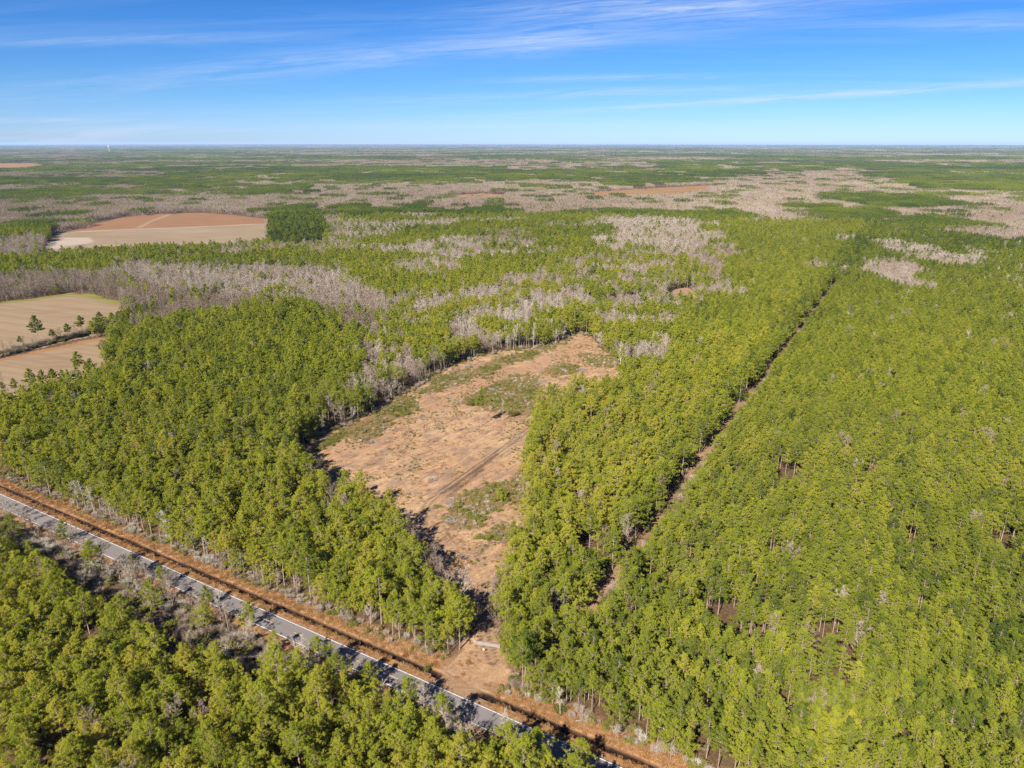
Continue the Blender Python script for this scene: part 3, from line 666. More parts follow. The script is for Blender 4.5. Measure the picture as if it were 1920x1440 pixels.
# ------------------------------------------------------------------ planting: every tree gets a place
def wedge(x, y, far, margin=1.13):
    dist = np.hypot(x, y); ang = np.abs(np.arctan2(x, y))
    return (y > 60) & (dist < far) & ((ang < math.atan(960 / FPX) * margin) | (np.abs(x) < y * .74 + 25))
NEAR = 1400.0
def jitter_grid(cell_s, cell_d, r, s0=-1700, s1=1700, d0=-260, d1=1900, js=.36):
    a = np.arange(s0, s1, cell_s); b = np.arange(d0, d1, cell_d); A, B = np.meshgrid(a, b, indexing='ij')
    A = A + r.uniform(-js, js, A.shape) * cell_s; B = B + r.uniform(-.47, .47, B.shape) * cell_d
    p = W(A.ravel(), B.ravel()); return p[:, 0], p[:, 1]
ga_, gb_2 = jitter_grid(4.1, 3.8, rng); gc_, gd_2 = jitter_grid(3.6, 3.1, rng, 50, 1700, 8, 1900, .2)
sa_, da_ = SD(np.c_[ga_, gb_2]); ka_ = ~((sa_ > 58) & (da_ > 10)); sc_, dc_ = SD(np.c_[gc_, gd_2]); kc_ = (sc_ > 58) & (dc_ > 10)
px_ = np.r_[ga_[ka_], gc_[kc_]]; py_ = np.r_[gb_2[ka_], gd_2[kc_]]
k = wedge(px_, py_, NEAR); px_, py_ = px_[k], py_[k]
pp, pb, ts, td = zone_shares(px_, py_)
u = rng.uniform(size=px_.shape)
cl_n = fbm(px_, py_, 19, 101, 2)              # trees of a kind grow in clumps
rank = np.clip((cl_n - .5) * 2.6 + .5, 0, 1) * .62 + u * .38
mixz = (pp > .2) & (pp < .9)
sel = np.where(mixz, rank, u)
is_p = (sel < pp); is_b = (~is_p) & (sel < pp + pb) & (pb > 0) & ~((ts > 60) & (td > 0) & (td < 690) & (pb < .1) & (rng.uniform(size=u.shape) < .6))
# small gaps in the stands, more of them in the thinned right-hand stand near the road
gapn = fbm(px_, py_, 9, 131, 2)
thin = np.where((td > 0) & (td < 40), .2, 0) + np.where((td > 0) & (td < 40), 0, 1) * np.where((ts > 60) & (td < 190), .31, np.where((ts > 60), .30, .30))
is_p &= ~((gapn < thin) & (pp > .9))
px1, py1, ps, pd_ = px_[is_p], py_[is_p], ts[is_p], td[is_p]
n = len(px1)
ptint = np.clip(.42 + .40 * (fbm(px1, py1, 160, 201, 2) - .5) + .145 * rng.normal(size=n), .0, .98)
ptint = np.where(pd_ < 0, np.clip(ptint + .24, 0, 1), np.where(ps < 45, np.clip(ptint + .15, 0, 1), ptint - .03))
pscale = np.clip(rng.normal(.97, .11, n), .62, 1.3) * (0.93 + .25 * (fbm(px1, py1, 80, 211, 2) - .5))
pscale = np.where((ps > 58) & (pd_ > 10), pscale * .84, np.where((ps > 40) & (ps < 58) & (pd_ > 60), pscale * 1.1, pscale))
yng = (rng.uniform(size=n) < np.where(pd_ < 0, .85, np.where(ps < 58, .38, .22))); pvar = np.where(yng, N_OLD + rng.integers(0, 4, n), np.where((ps > 60) & (pd_ > 0), rng.integers(0, 7, n), rng.integers(0, N_OLD, n)))
pscale = np.where(yng & (pd_ > 0), pscale * 1.18, pscale); pwide = rng.uniform(.9, 1.25, n)
ptint = np.clip(ptint - .16 * np.clip((np.hypot(px1, py1) - 450) / 700, 0, 1), 0, 1)
clump = inside(CLUMP, px1, py1); pscale = np.where(clump, 1.16 + .14 * rng.normal(size=n), pscale); ptint = np.where(clump, np.clip(.16 + .13 * rng.normal(size=n), 0, 1), ptint); prot = rng.uniform(0, 6.283, n)
bx1, by1 = px_[is_b], py_[is_b]; nb_ = len(bx1)
btint = np.clip(np.where(SD(np.c_[bx1, by1])[1] < 300, .28, .50) + .5 * (fbm(bx1, by1, 140, 301, 2) - .5) + .14 * rng.normal(size=nb_), 0, 1)
bscale = np.clip(rng.normal(1.0, .16, nb_), .6, 1.45); bvar = rng.integers(0, len(BARES), nb_); brot = rng.uniform(0, 6.283, nb_)

def upward_size(x, y, h):
    a = project(x, y, 0 * x + h); b = project(x, y, 0 * x); return a, np.hypot(a[0] - b[0], a[1] - b[1])
top, size_px = upward_size(px1, py1, np.where(yng, 11.5, 17) * pscale)
inframe = (top[0] > 5) & (top[0] < 1915) & (top[1] > 0) & (top[1] + size_px * .32 < 1436)
score = np.where(inframe, size_px, -1)
N_SINGLE = 250
order = np.argsort(-score)[:N_SINGLE]
single = np.zeros(n, bool); single[order] = True

# ---- single pines
def pine_object(i_var, x, y, sc, rz, tint, label, group=None, name='pine_tree', mats=None, wide=1.0):
    t = thing(name, (x, y, -.05), label, 'pine tree', rz, (sc * wide, sc * wide, sc), group)
    tm, lm, cm, _, _ = PINES[i_var] if mats is None else mats
    link('trunk', tm, t); c = link('crown', cm, t); c['tint'] = float(tint)
    return t
ONES = 'zero first second third fourth fifth sixth seventh eighth ninth tenth eleventh twelfth thirteenth fourteenth fifteenth sixteenth seventeenth eighteenth nineteenth'.split()
TENS = {20: 'twent', 30: 'thirt', 40: 'fort', 50: 'fift', 60: 'sixt', 70: 'sevent', 80: 'eight', 90: 'ninet'}
def ordn(k):
    if k < 20: return ONES[k]
    if k >= 100: return 'hundred-and-' + ordn(k - 100) if k > 100 else 'hundredth'
    t = TENS[k // 10 * 10]; return t + 'ieth' if k % 10 == 0 else t + 'y-' + ONES[k % 10]
def hue(t): return 'dark green' if t < .33 else 'mid green' if t < .5 else 'yellow green' if t < .68 else 'golden green'
pools = {}
for i in order:
    s, d = ps[i], pd_[i]
    if d < 0: key = ('near', int((-d - 7.5) // 7))
    elif s < 42: key = ('left', int((d - 12) // 7))
    else: key = ('right', int((d - 11) // 7))
    pools.setdefault(key, []).append(i)
where = {'near': 'this side of the road', 'left': 'left of the dirt entrance', 'right': 'right of the dirt entrance'}
for (zone, row), items in sorted(pools.items()):
    items.sort(key=lambda i: top[0][i])
    for kk, i in enumerate(items):
        lab = f'{hue(ptint[i])} pine, {ordn(kk + 1)} from left in the {ordn(row + 1)} row {where[zone]}'
        pine_object(pvar[i], px1[i], py1[i], float(pscale[i]), float(prot[i]), ptint[i], lab, {'near': 'pines this side of the road', 'left': 'pines left of the dirt entrance', 'right': 'pines right of the dirt entrance'}[zone], wide=float(pwide[i]))

# ---- the rest of the pines, and far woodland blocks
fx = []; 
def far_blocks(r0, r1, cell, seed):
    r = np.random.default_rng(seed)
    a = np.arange(-r1, r1, cell); b = np.arange(0, r1, cell); A, B = np.meshgrid(a, b, indexing='ij')
    A = (A + r.uniform(-.15, .15, A.shape) * cell).ravel(); B = (B + r.uniform(-.15, .15, B.shape) * cell).ravel()
    dist = np.hypot(A, B); k = wedge(A, B, r1, 1.1) & (dist >= r0); return A[k], B[k]
FA = []
for r0, r1, cell, sc in ((NEAR - 20, 3600, 40, .70), (3600, 9000, 75, 1.35), (9000, 20000, 170, 3.0), (20000, 42000, 380, 6.6)):
    a, b = far_blocks(r0, r1, cell, int(r0)); FA.append(np.c_[a, b, np.full(len(a), sc)])
FA = np.concatenate(FA)
fp, fb, fs, fd = zone_shares(FA[:, 0], FA[:, 1])
uu = rng.uniform(size=len(FA))
fbm_kind = np.where(fp < 0, -1, np.where((fp < .03) & (fb < .03), -1, np.where(fp > .9, 0, np.where(fp > .3, 2, np.where(fb > .6, 1, 2)))))
fbm_kind = np.where((fbm_kind == 0) & (uu < .10), 2, np.where((fbm_kind == 1) & (uu < .14), 2, fbm_kind))
def collection_of(name, meshes):
    c = bpy.data.collections.new(name)
    for k, me in enumerate(meshes):
        o = bpy.data.objects.new(f'{name}_{k:02d}', me); c.objects.link(o)
    return c
def scatter(name, P, var, rot, scale, tint, meshes, label, cat=None):
    me = bpy.data.meshes.new(name); me.vertices.add(len(P)); me.vertices.foreach_set('co', np.asarray(P, np.float32).ravel())
    for an, ty, arr in (('var', 'INT', var), ('tint', 'FLOAT', tint)):
        a = me.attributes.new(an, ty, 'POINT'); a.data.foreach_set('value', np.asarray(arr, np.int32 if ty == 'INT' else np.float32))
    for an, arr in (('rot', np.c_[np.zeros((len(P), 2)), rot]), ('scl', scale if np.ndim(scale) == 2 else np.repeat(np.asarray(scale)[:, None], 3, 1))):
        a = me.attributes.new(an, 'FLOAT_VECTOR', 'POINT'); a.data.foreach_set('vector', np.asarray(arr, np.float32).ravel())
    o = link(name, me, kind='stuff', label=label, cat=cat)
    ng = bpy.data.node_groups.new(name, 'GeometryNodeTree')
    ng.interface.new_socket('Geometry', in_out='INPUT', socket_type='NodeSocketGeometry'); ng.interface.new_socket('Geometry', in_out='OUTPUT', socket_type='NodeSocketGeometry')
    gi = ng.nodes.new('NodeGroupInput'); go = ng.nodes.new('NodeGroupOutput')
    ci = ng.nodes.new('GeometryNodeCollectionInfo'); ci.inputs['Collection'].default_value = collection_of(name + '_kinds', meshes)
    ci.inputs['Separate Children'].default_value = True; ci.inputs['Reset Children'].default_value = True
    ip = ng.nodes.new('GeometryNodeInstanceOnPoints'); ip.inputs['Pick Instance'].default_value = True
    ng.links.new(gi.outputs[0], ip.inputs['Points']); ng.links.new(ci.outputs[0], ip.inputs['Instance'])
    for an, ty, sock in (('var', 'INT', 'Instance Index'), ('rot', 'FLOAT_VECTOR', 'Rotation'), ('scl', 'FLOAT_VECTOR', 'Scale')):
        na = ng.nodes.new('GeometryNodeInputNamedAttribute'); na.data_type = ty; na.inputs['Name'].default_value = an
        ng.links.new(na.outputs[0], ip.inputs[sock])
    ng.links.new(ip.outputs[0], go.inputs[0])
    md = o.modifiers.new('planting', 'NODES'); md.node_group = ng
    return o
rest = ~single
def block_rows(kinds):
    k = np.isin(fbm_kind, kinds); F = FA[k]; kk = fbm_kind[k]; m = k.sum()
    sc = np.c_[F[:, 2], F[:, 2], np.clip(.92 + .16 * rng.uniform(size=m), .8, 1.2)]
    ti = np.clip(.14 + .4 * (fbm(F[:, 0], F[:, 1], 500, 401, 2) - .5) + .07 * rng.normal(size=m), 0, 1)
    return np.c_[F[:, :2], np.full(m, -.05)], kk, rng.integers(0, 4, m) * math.pi / 2 + rng.uniform(-.1, .1, m), sc, ti
P2, k2, r2, s2_, t2 = block_rows([0, 2]); v2 = 2 * len(PINES) + np.where(k2 == 0, 0, 3) + rng.integers(0, 3, len(P2))
scatter('pine_forest', np.concatenate([np.c_[px1[rest], py1[rest], np.full(rest.sum(), -.05)], P2]),
        np.concatenate([np.where(np.hypot(px1, py1) > 400, pvar + len(PINES), pvar)[rest], v2]), np.concatenate([prot[rest], r2]),
        np.concatenate([np.c_[pscale[rest] * pwide[rest], pscale[rest] * pwide[rest], pscale[rest]], s2_]), np.concatenate([ptint[rest], t2]),
        [p[3] for p in PINES] + PINES_FAR + PBLOCK + MBLOCK, 'green pine forest spreading to the horizon on both sides of the clearing', 'forest')

# ---- bare trees: roadside ones singly, the rest as one wood
ROADSIDE = [   # s, d, kind, scale, tint
    (-150, 12.5, 0, .95, .8), (-146, 13.5, 3, 1.0, .75), (-139, 12.8, 1, .9, .85), (-132, 13, 4, .9, .6), (-126, 13.5, 2, .75, .7), (-112, 13.6, 4, .7, .5),
    (-96, 14.2, 0, 1.0, .9), (-92, 13.2, 1, .85, .85), (-80, 13.6, 2, .85, .55), (-73, 14, 0, .85, .7), (-64, 13.4, 4, .8, .5), (-54, 13.8, 3, .72, .7), (-47, 13.4, 4, .8, .6),
    (-38, 13.6, 2, .66, .6), (-29, 13.9, 0, .6, .7), (-21, 13.5, 4, .7, .6), (-9, 13.9, 2, .6, .6), (2, 14.2, 4, .75, .7), (13, 13.8, 0, .6, .6),
    (68, 10.6, 1, .62, .8), (84, 10.5, 4, .55, .5), (97, 11.2, 2, .5, .5),
    (-176, -6.5, 4, .95, .35), (-169, -8, 2, .9, .35), (-160, -8.5, 0, .85, .6), (-155, -6.8, 3, .85, .65), (-149, -9, 4, 1, .5), (-146, -6.2, 4, .8, .4), (-131, -7, 4, 1, .4), (-126, -8.5, 2, .9, .4), (-121, -6.4, 4, .95, .35),
    (-113, -7.2, 4, .8, .4), (-98, -9.2, 0, .95, .6), (-94, -10.5, 3, .8, .3), (-83, -7.5, 4, .95, .45), (-79, -9, 2, .9, .5), (-74, -6.8, 4, 1.0, .5), (-69, -9.2, 4, 1.0, .5), (-64, -7.4, 2, .85, .45), (-59, -9.8, 4, .9, .4),
    (-52, -8, 4, .8, .3), (-44, -10, 3, .7, .5), (6, -12, 0, .8, .5), (12, -10, 4, .95, .45), (17, -13, 2, .9, .5), (40, -9.6, 3, .85, .5), (46, -11, 0, .8, .65), (52, -9, 4, .95, .45), (57, -12, 2, .9, .5), (66, -7.4, 4, .9, .4)]
_r = np.random.default_rng(77)
for _k in range(70):
    _s = _r.uniform(-215, 110); _d = _r.uniform(-14, -6); ROADSIDE.append((_s, _d, int(_r.choice([0, 2, 3, 4, 4])), float(_r.uniform(.55, 1.0)), float(_r.uniform(.4, .85))))
def bare_object(kind, x, y, sc, rz, tint, label, group):
    t = thing('bare_tree', (x, y, -.05), label, 'bare tree', rz, sc, group)
    tm, cm = BARES[kind][:2]
    a = link('trunk', tm, t); a['tint'] = float(tint); b = link('crown', cm, t); b['tint'] = float(tint); return t
for side, nm, gr in ((1, 'on the far road verge', 'bare trees on the far verge'), (-1, 'on the near road edge', 'bare trees on the near road edge')):
    rows = sorted([q for q in ROADSIDE if q[1] * side > 0])
    for j, (s, d, kd, sc, ti) in enumerate(rows):
        p = W(s, d); nmk = {0: 'slim', 1: 'tall slim', 2: 'twin-stemmed', 3: 'slender', 4: 'bushy multi-stemmed'}[kd]
        bare_object(kd, p[0], p[1], sc, rng.uniform(0, 6.28), ti, f'leafless {"pale" if ti > .62 else "grey brown"} {nmk} tree, {ordn(j + 1)} from left {nm}', gr)
btop, bsize = upward_size(bx1, by1, 12 * bscale)
bkeep = np.ones(nb_, bool)
binf = (btop[0] > 5) & (btop[0] < 1915) & (btop[1] > 0) & (btop[1] < 1400)
bo = np.argsort(-np.where(binf, bsize, -1))[:150]
rows_b = {}
for i in bo:
    s_i, d_i = SD((bx1[i], by1[i]))
    key = 'nearroad' if d_i < 0 else 'left' if s_i < 20 and d_i < 330 and inside(ZONES[-1][1], bx1[i:i+1], by1[i:i+1])[0] else 'right' if s_i > 25 and d_i < 330 else 'back'
    rows_b.setdefault(key, []).append(i)
bwhere = {'nearroad': 'among the pines this side of the road', 'left': 'among the pines left of the clearing', 'right': 'among the pines right of the clearing', 'back': 'in the mixed wood behind the clearing'}
for key, items in sorted(rows_b.items()):
    items.sort(key=lambda i: btop[0][i])
    for j, i in enumerate(items):
        bare_object(bvar[i], bx1[i], by1[i], float(bscale[i]), float(brot[i]), btint[i], f'leafless {"pale grey" if btint[i] > .58 else "grey brown"} tree, {ordn(j + 1)} from left {bwhere[key]}', 'bare trees ' + bwhere[key])
        bkeep[i] = False
P3, k3, r3, s3_, t3 = block_rows([1]); v3 = len(BARES) + rng.integers(0, 3, len(P3))
scatter('bare_woodland', np.concatenate([np.c_[bx1[bkeep], by1[bkeep], np.full(bkeep.sum(), -.05)], P3]),
        np.concatenate([bvar[bkeep], v3]), np.concatenate([brot[bkeep], r3]), np.concatenate([np.repeat(bscale[bkeep][:, None], 3, 1), s3_]),
        np.concatenate([btint[bkeep], np.clip(t3 + .18, 0, 1)]), [b[2] for b in BARES] + BBLOCK, 'leafless grey mauve woodland in belts between the green pines', 'woodland')

# ------------------------------------------------------------------ trees that stand apart
pine_parts = make_pine(90, 20.5, .60, 2.1, whorls=9, per=6, tuft_n=24, bushy=1.6, fl=.75)
LONE = (merge(pine_parts[0], pine_parts[1]).mesh('pine_trunk', M_bark), None, pine_parts[2].mesh('pine_crown', M_needle), None, 20.5)
p = G(901, 800); pine_object(0, p[0], p[1], 1.0, .4, .38, 'lone tall pine standing in the middle of the dirt clearing', mats=LONE)
tr, tw = make_bare(91, 13, 1.5, limbs=7, low=.6, twig=.35)
p = G(943, 789); t = thing('dead_tree', (p[0], p[1], -.05), 'pale dead tree beside the lone pine in the clearing', 'dead tree')
a = link('trunk', tr.mesh('bare_trunk', M_greybark), t); a['tint'] = .7; a = link('crown', tw.mesh('bare_crown', M_twig), t); a['tint'] = .7
bp_ = make_pine(92, 5.5, .06, 1.9, whorls=8, per=7, tuft_n=24, bushy=1.5)
YOUNG = (merge(bp_[0], bp_[1]).mesh('pine_trunk', M_bark), None, bp_[2].mesh('pine_crown', M_needle), None, 5.5)
p = G(940, 938); pine_object(0, p[0], p[1], 1.0, 0, .62, 'young bushy pine alone on the right side of the clearing', mats=YOUNG)
umb = make_pine(93, 17, .42, 4.0, whorls=8, per=6, tuft_n=30, bushy=1.7, top_round=.1, fl=.8)
OPEN = (merge(umb[0], umb[1]).mesh('pine_trunk', M_bark), None, umb[2].mesh('pine_crown', M_needle), None, 17)
umb2 = make_pine(94, 16, .55, 3.2, whorls=7, per=6, tuft_n=30, bushy=1.7, top_round=0, fl=.8)
OPEN2 = (merge(umb2[0], umb2[1]).mesh('pine_trunk', M_bark), None, umb2[2].mesh('pine_crown', M_needle), None, 16)
for x, y, m_, sc, ti, lab in [
    (73, 643, OPEN, 1.2, .22, 'largest open-grown pine in the hedgerow between the two fields'),
    (156, 631, OPEN2, 1.0, .3, 'slim round-topped pine in the hedgerow, right of the dark bare tree'),
    (192, 623, OPEN2, 1.0, .2, 'round-topped pine in the hedgerow, last before the dense clump'),
    (150, 704, OPEN, .92, .5, 'tall feathery pine at the near edge of the lower field'),
    (175, 712, OPEN, .8, .35, 'round dark pine beside the feathery pine at the lower field'),
    (62, 735, OPEN, .85, .42, 'lone round pine at the left end of the lower field'),
    (197, 672, OPEN2, .8, .3, 'small pine at the right end of the lower field'),
    (218, 668, OPEN, .75, .5, 'pale green pine at the right corner of the lower field')]:
    p = G(x, y); pine_object(0, p[0], p[1], sc, rng.uniform(0, 6), ti, lab, mats=m_)
fe = [(8, 742, 1, .3), (30, 738, 0, .4), (84, 730, 0, .5), (102, 726, 1, .35), (120, 722, 0, .45), (165, 706, 1, .4), (205, 690, 0, .3), (212, 650, 1, .5), (222, 640, 0, .4), (40, 652, 1, .25), (100, 643, 1, .3), (130, 637, 1, .2), (176, 626, 1, .3), (214, 617, 0, .3), (226, 612, 1, .25)]
for j, (x, y, v, ti) in enumerate(sorted(fe)):
    p = G(x, y); pine_object(0, p[0], p[1], rng.uniform(.5, .8), rng.uniform(0, 6), ti, f'small pine on the borders of the near fields, {ordn(j + 1)} of them from the left', 'small pines on the field borders', mats=OPEN2 if v else OPEN)
hl = [(232, 612), (246, 606), (262, 604), (276, 601), (292, 596), (306, 590), (322, 584), (342, 579), (366, 572), (388, 566), (405, 562), (420, 560)]
for j, (x, y) in enumerate(hl):
    p = G(x, y); pine_object(0, p[0], p[1], rng.uniform(.75, 1.0), rng.uniform(0, 6), rng.uniform(.15, .5), f'pine in the hedgerow clump beyond the left stand, {ordn(j + 1)} from the left', 'hedgerow pines beyond the left stand', mats=OPEN if j % 2 else OPEN2)
p = G(595, 602); pine_object(0, p[0], p[1], 1.0, 0, .3, 'lone round pine in the pale bare wood behind the left stand', mats=OPEN)
hb = [(112, 640, .9, .02, 'dark spreading bare tree in the hedgerow, right of the largest pine'), (46, 655, .8, .4, 'thin bare tree in the hedgerow, left of the largest pine'),
      (8, 662, .75, .2, 'bare tree at the left end of the hedgerow'), (25, 662, .7, .2, 'second bare tree from the left end of the hedgerow'), (132, 634, .5, .4, 'short bare tree in the hedgerow between dark tree and slim pine'), (210, 615, .6, .3, 'short bare tree at the right end of the open hedgerow'),
      (-2, 735, 1.15, .3, 'broad bare tree at the left picture edge below the lower field'), (18, 752, 1.0, .5, 'leafless pale tree below the lower field, second from the left picture edge'), (40, 748, .9, .6, 'leafless pale tree left of the round pine at the lower field'), (236, 690, .7, .6, 'pale bare tree at the right corner of the lower field')]
for x, y, sc, ti, lab in hb:
    p = G(x, y); bare_object(2 if sc > .85 else 0, p[0], p[1], sc, rng.uniform(0, 6), ti, lab, 'bare trees along the fields')
hq = smooth_line(HEDGE[1:6], 40)
for j in range(22):
    q = hq[int(1 + j * 38 / 22)]; bare_object([0, 3, 2, 1, 4][j % 5], q[0] + rng.normal() * 2, q[1] + rng.normal() * 2, float(rng.uniform(.45, .85)), rng.uniform(0, 6), float(rng.uniform(.05, .55)), f'short bare hedgerow tree between the two fields, {ordn(j + 1)} of them from the left', 'short bare hedgerow trees')
for x, y, sc, kd, lab in [(1163, 700, 1.0, 2, 'white barked bare tree at the far right corner of the clearing'), (1214, 672, 1.1, 2, 'pale bare tree on the edge of the right stand'), (1228, 662, 1.15, 1, 'tallest pale bare tree above the far corner of the clearing'),
                      (833, 690, .95, 0, 'pale bare tree at the back left edge of the clearing'), (1000, 652, .85, 1, 'slender bare tree at the back edge of the clearing, left of the dirt track'), (1042, 645, .85, 0, 'round bare tree at the back edge of the clearing beside the dirt track'), (700, 770, .8, 3, 'bare tree at the left edge of the clearing'), (660, 790, .8, 2, 'twin-stemmed bare tree at the left edge of the clearing'), (612, 985, .95, 2, 'pale bare tree standing out of the pines below the clearing')]:
    p = G(x, y); bare_object(kd, p[0], p[1], sc, rng.uniform(0, 6), .95, lab, 'pale bare trees around the clearing')

RP = [(116, 990, .62, .35), (172, 1042, .85, .45), (247, 1054, .5, .3), (281, 1112, .72, .5), (302, 1076, .55, .5), (379, 1155, .6, .6), (386, 1113, .5, .35), (465, 1147, .6, .55), (514, 1196, .5, .7), (600, 1222, .75, .5), (20, 985, .7, .3),
      (764, 1297, .75, .45), (826, 1330, .85, .5), (947, 1388, .75, .5), (1007, 1398, .8, .4), (1086, 1414, .65, .5), (690, 1262, .6, .5)]
for j, (x, y, sc, ti) in enumerate(sorted(RP)):
    sc *= 1.35; p = G(x, y, 11.5 * sc * .62); pine_object(N_OLD + j % 4, p[0], p[1], sc, rng.uniform(0, 6), ti, f'{hue(ti)} roadside pine standing clear of the stand, {ordn(j + 1)} along the near road edge', 'roadside pines on the near road edge', wide=1.15)

# ------------------------------------------------------------------ undergrowth, scrub and dry grass
def random_in(P, n_, r):
    x0, y0 = P.min(0); x1, y1 = P.max(0); x = r.uniform(x0, x1, n_ * 3); y = r.uniform(y0, y1, n_ * 3); k = inside(P, x, y); return x[k][:n_], y[k][:n_]
ux, uy, uv, us, ut = [], [], [], [], []
def put(x, y, v, s, t): ux.append(x); uy.append(y); uv.append(v); us.append(s); ut.append(t)
for P in SCRUB:
    A = .5 * abs(np.dot(P[:, 0], np.roll(P[:, 1], 1)) - np.dot(P[:, 1], np.roll(P[:, 0], 1)))
    x, y = random_in(P, int(A / 2.6), rng); kk_ = fbm(x, y, 7, 55, 2) > .36; x, y = x[kk_], y[kk_]; m = len(x); x = x + 2.2 * rng.normal(size=m); y = y + 2.2 * rng.normal(size=m)
    put(x, y, rng.choice([0, 1, 2, 2, 2, 4], m), rng.uniform(.45, 1.05, m), np.clip(.60 + 1.0 * (fbm(x, y, 14, 5, 2) - .5) + .1 * rng.normal(size=m), 0, 1))
x, y = random_in(CLEAR, 7000, rng); kk_ = fbm(x, y, 11, 57, 3) > .53; x, y = x[kk_], y[kk_]; m = len(x)
put(x, y, rng.choice([2, 0, 4, 2], m), rng.uniform(.18, .5, m), rng.uniform(.1, .75, m))
# young growth along the right edge of the logging track
s = rng.uniform(59.2, 63, 700); d = rng.uniform(42, 700, 700); p = W(s, d)
put(p[:, 0], p[:, 1], rng.choice([0, 1, 1, 3], 700), rng.uniform(.8, 2.0, 700), rng.uniform(0, .6, 700))
# forest understorey in the stands close by
gx, gy = jitter_grid(5.5, 5.5, rng, -420, 420, -110, 520)
k = wedge(gx, gy, 620); gx, gy = gx[k], gy[k]; gp, gb, gs, gd = zone_shares(gx, gy)
k = (gp >= 0) & (rng.uniform(size=len(gx)) < .6); gx, gy = gx[k], gy[k]; m = len(gx)
put(gx, gy, rng.choice([0, 1, 0, 4, 3], m), rng.uniform(.6, 1.25, m), rng.uniform(.0, .5, m))
# fringe of bushes along both verges and round the clearing
for d0, d1, n_, vs, sc in ((11, 15, 420, [0, 1, 3, 4, 3], (.5, 1.1)), (-19, -6.8, 1150, [3, 4, 3, 4, 1, 0], (.7, 1.6))):
    s = rng.uniform(-230, 130, n_); d = rng.uniform(d0, d1, n_); k = ~((s > 27) & (s < 54) & (d > 0)); s, d = s[k], d[k]; p = W(s, d); m = len(s)
    put(p[:, 0], p[:, 1], rng.choice(vs, m), rng.uniform(*sc, m) * np.where(d < 0, np.clip((-d - 5.2) / 4, .4, 1), 1), np.clip(.60 + 1.1 * (fbm(p[:, 0], p[:, 1], 12, 15, 2) - .5) + .12 * rng.normal(size=m), 0, 1))
cp = smooth_line(np.concatenate([CLEAR, CLEAR[:1]]), 900); m = len(cp)
put(cp[:, 0] + rng.normal(size=m) * 2, cp[:, 1] + rng.normal(size=m) * 2, rng.choice([0, 1, 3, 4], m), rng.uniform(.5, 1.2, m), rng.uniform(.1, .9, m))
# hedgerow
hp = smooth_line(HEDGE, 420); m = len(hp)
for o_ in range(2): put(hp[:, 0] + rng.normal(size=m) * 1.8, hp[:, 1] + rng.normal(size=m) * 1.8, rng.choice([1, 3, 3, 4], m), rng.uniform(1.0, 2.0, m), rng.uniform(.0, .5, m))
ux, uy, uv, us, ut = map(np.concatenate, (ux, uy, uv, us, ut))
s_u, d_u = SD(np.c_[ux, uy])
k = (dist_line(TRKS[::3], ux, uy) > 2.6) & (np.abs(d_u) > 4.2) & ~((s_u > 30) & (s_u < 50) & (d_u > 0) & (d_u < 40))
ux, uy, uv, us, ut = ux[k], uy[k], uv[k], us[k], ut[k]
# bushes that show singly in the clearing
CB = [(795, 735, 2, 1.3, 'green'), (870, 960, 1, 1.25, 'green'), (880, 968, 0, 1.5, 'green'), (893, 972, 2, 1.6, 'green'), (906, 975, 0, 1.3, 'green'), (862, 950, 1, 1.2, 'olive'), (845, 955, 4, 1.4, 'twiggy'), (915, 925, 0, 1.3, 'olive'),
      (925, 940, 1, 1.2, 'olive'), (900, 1008, 0, 1.3, 'olive'), (935, 1008, 2, 1.3, 'olive'), (915, 1012, 1, 1.2, 'green'), (960, 780, 1, 1.8, 'dark'), (968, 778, 0, 1.7, 'dark'), (885, 760, 1, 1.3, 'dark'), (1045, 695, 2, 1.8, 'green'), (1060, 690, 0, 1.7, 'green'), (930, 690, 0, 1.6, 'olive'), (920, 700, 2, 1.7, 'olive'), (1110, 682, 2, 1.9, 'green')]
for j, (x, y, v, sc, c) in enumerate(sorted(CB)):
    p = G(x, y); t = thing('bush', (p[0], p[1], -.03), f'low {c} bush in the clearing, {ordn(j + 1)} of its bushes from the left', 'bush', rng.uniform(0, 6), sc, 'bushes in the clearing')
    a = link('stems', BUSHES[v][0], t); a['tint'] = .4; a = link('leaves', BUSHES[v][1], t); a['tint'] = {'green': .38, 'olive': .5, 'dark': .05, 'twiggy': .5}[c]
scatter('undergrowth', np.c_[ux, uy, np.full(len(ux), -.04)], uv, rng.uniform(0, 6.28, len(ux)), us, ut, [b[2] for b in BUSHES], 'low scrub, briars and brush under the trees and in the clearing', 'undergrowth')
gx1, gy1 = random_in(CLEAR, 9000, rng); m = len(gx1)
keep = (fbm(gx1, gy1, 8, 901, 2) > .42) & (dist_line(TRKS[::3], gx1, gy1) > 2.0); gx1, gy1 = gx1[keep], gy1[keep]
s = rng.uniform(-230, 130, 9000); d = np.where(rng.uniform(size=9000) < .72, rng.uniform(8.2, 14, 9000), rng.uniform(3.6, 6.0, 9000)); d = np.where(rng.uniform(size=9000) < .12, rng.uniform(-6.5, -3.8, 9000), d)
k = ~((s > 30) & (s < 49) & (d > 0)); p = W(s[k], d[k]); gx1 = np.r_[gx1, p[:, 0]]; gy1 = np.r_[gy1, p[:, 1]]; m = len(gx1)
scatter('dry_grass', np.c_[gx1, gy1, np.full(m, -.06)], rng.integers(0, 2, m), rng.uniform(0, 6.28, m), rng.uniform(.6, 1.3, m), rng.uniform(0, 1, m), TUFTS, 'tufts of dry orange grass on the road verge and the clearing', 'dry grass')

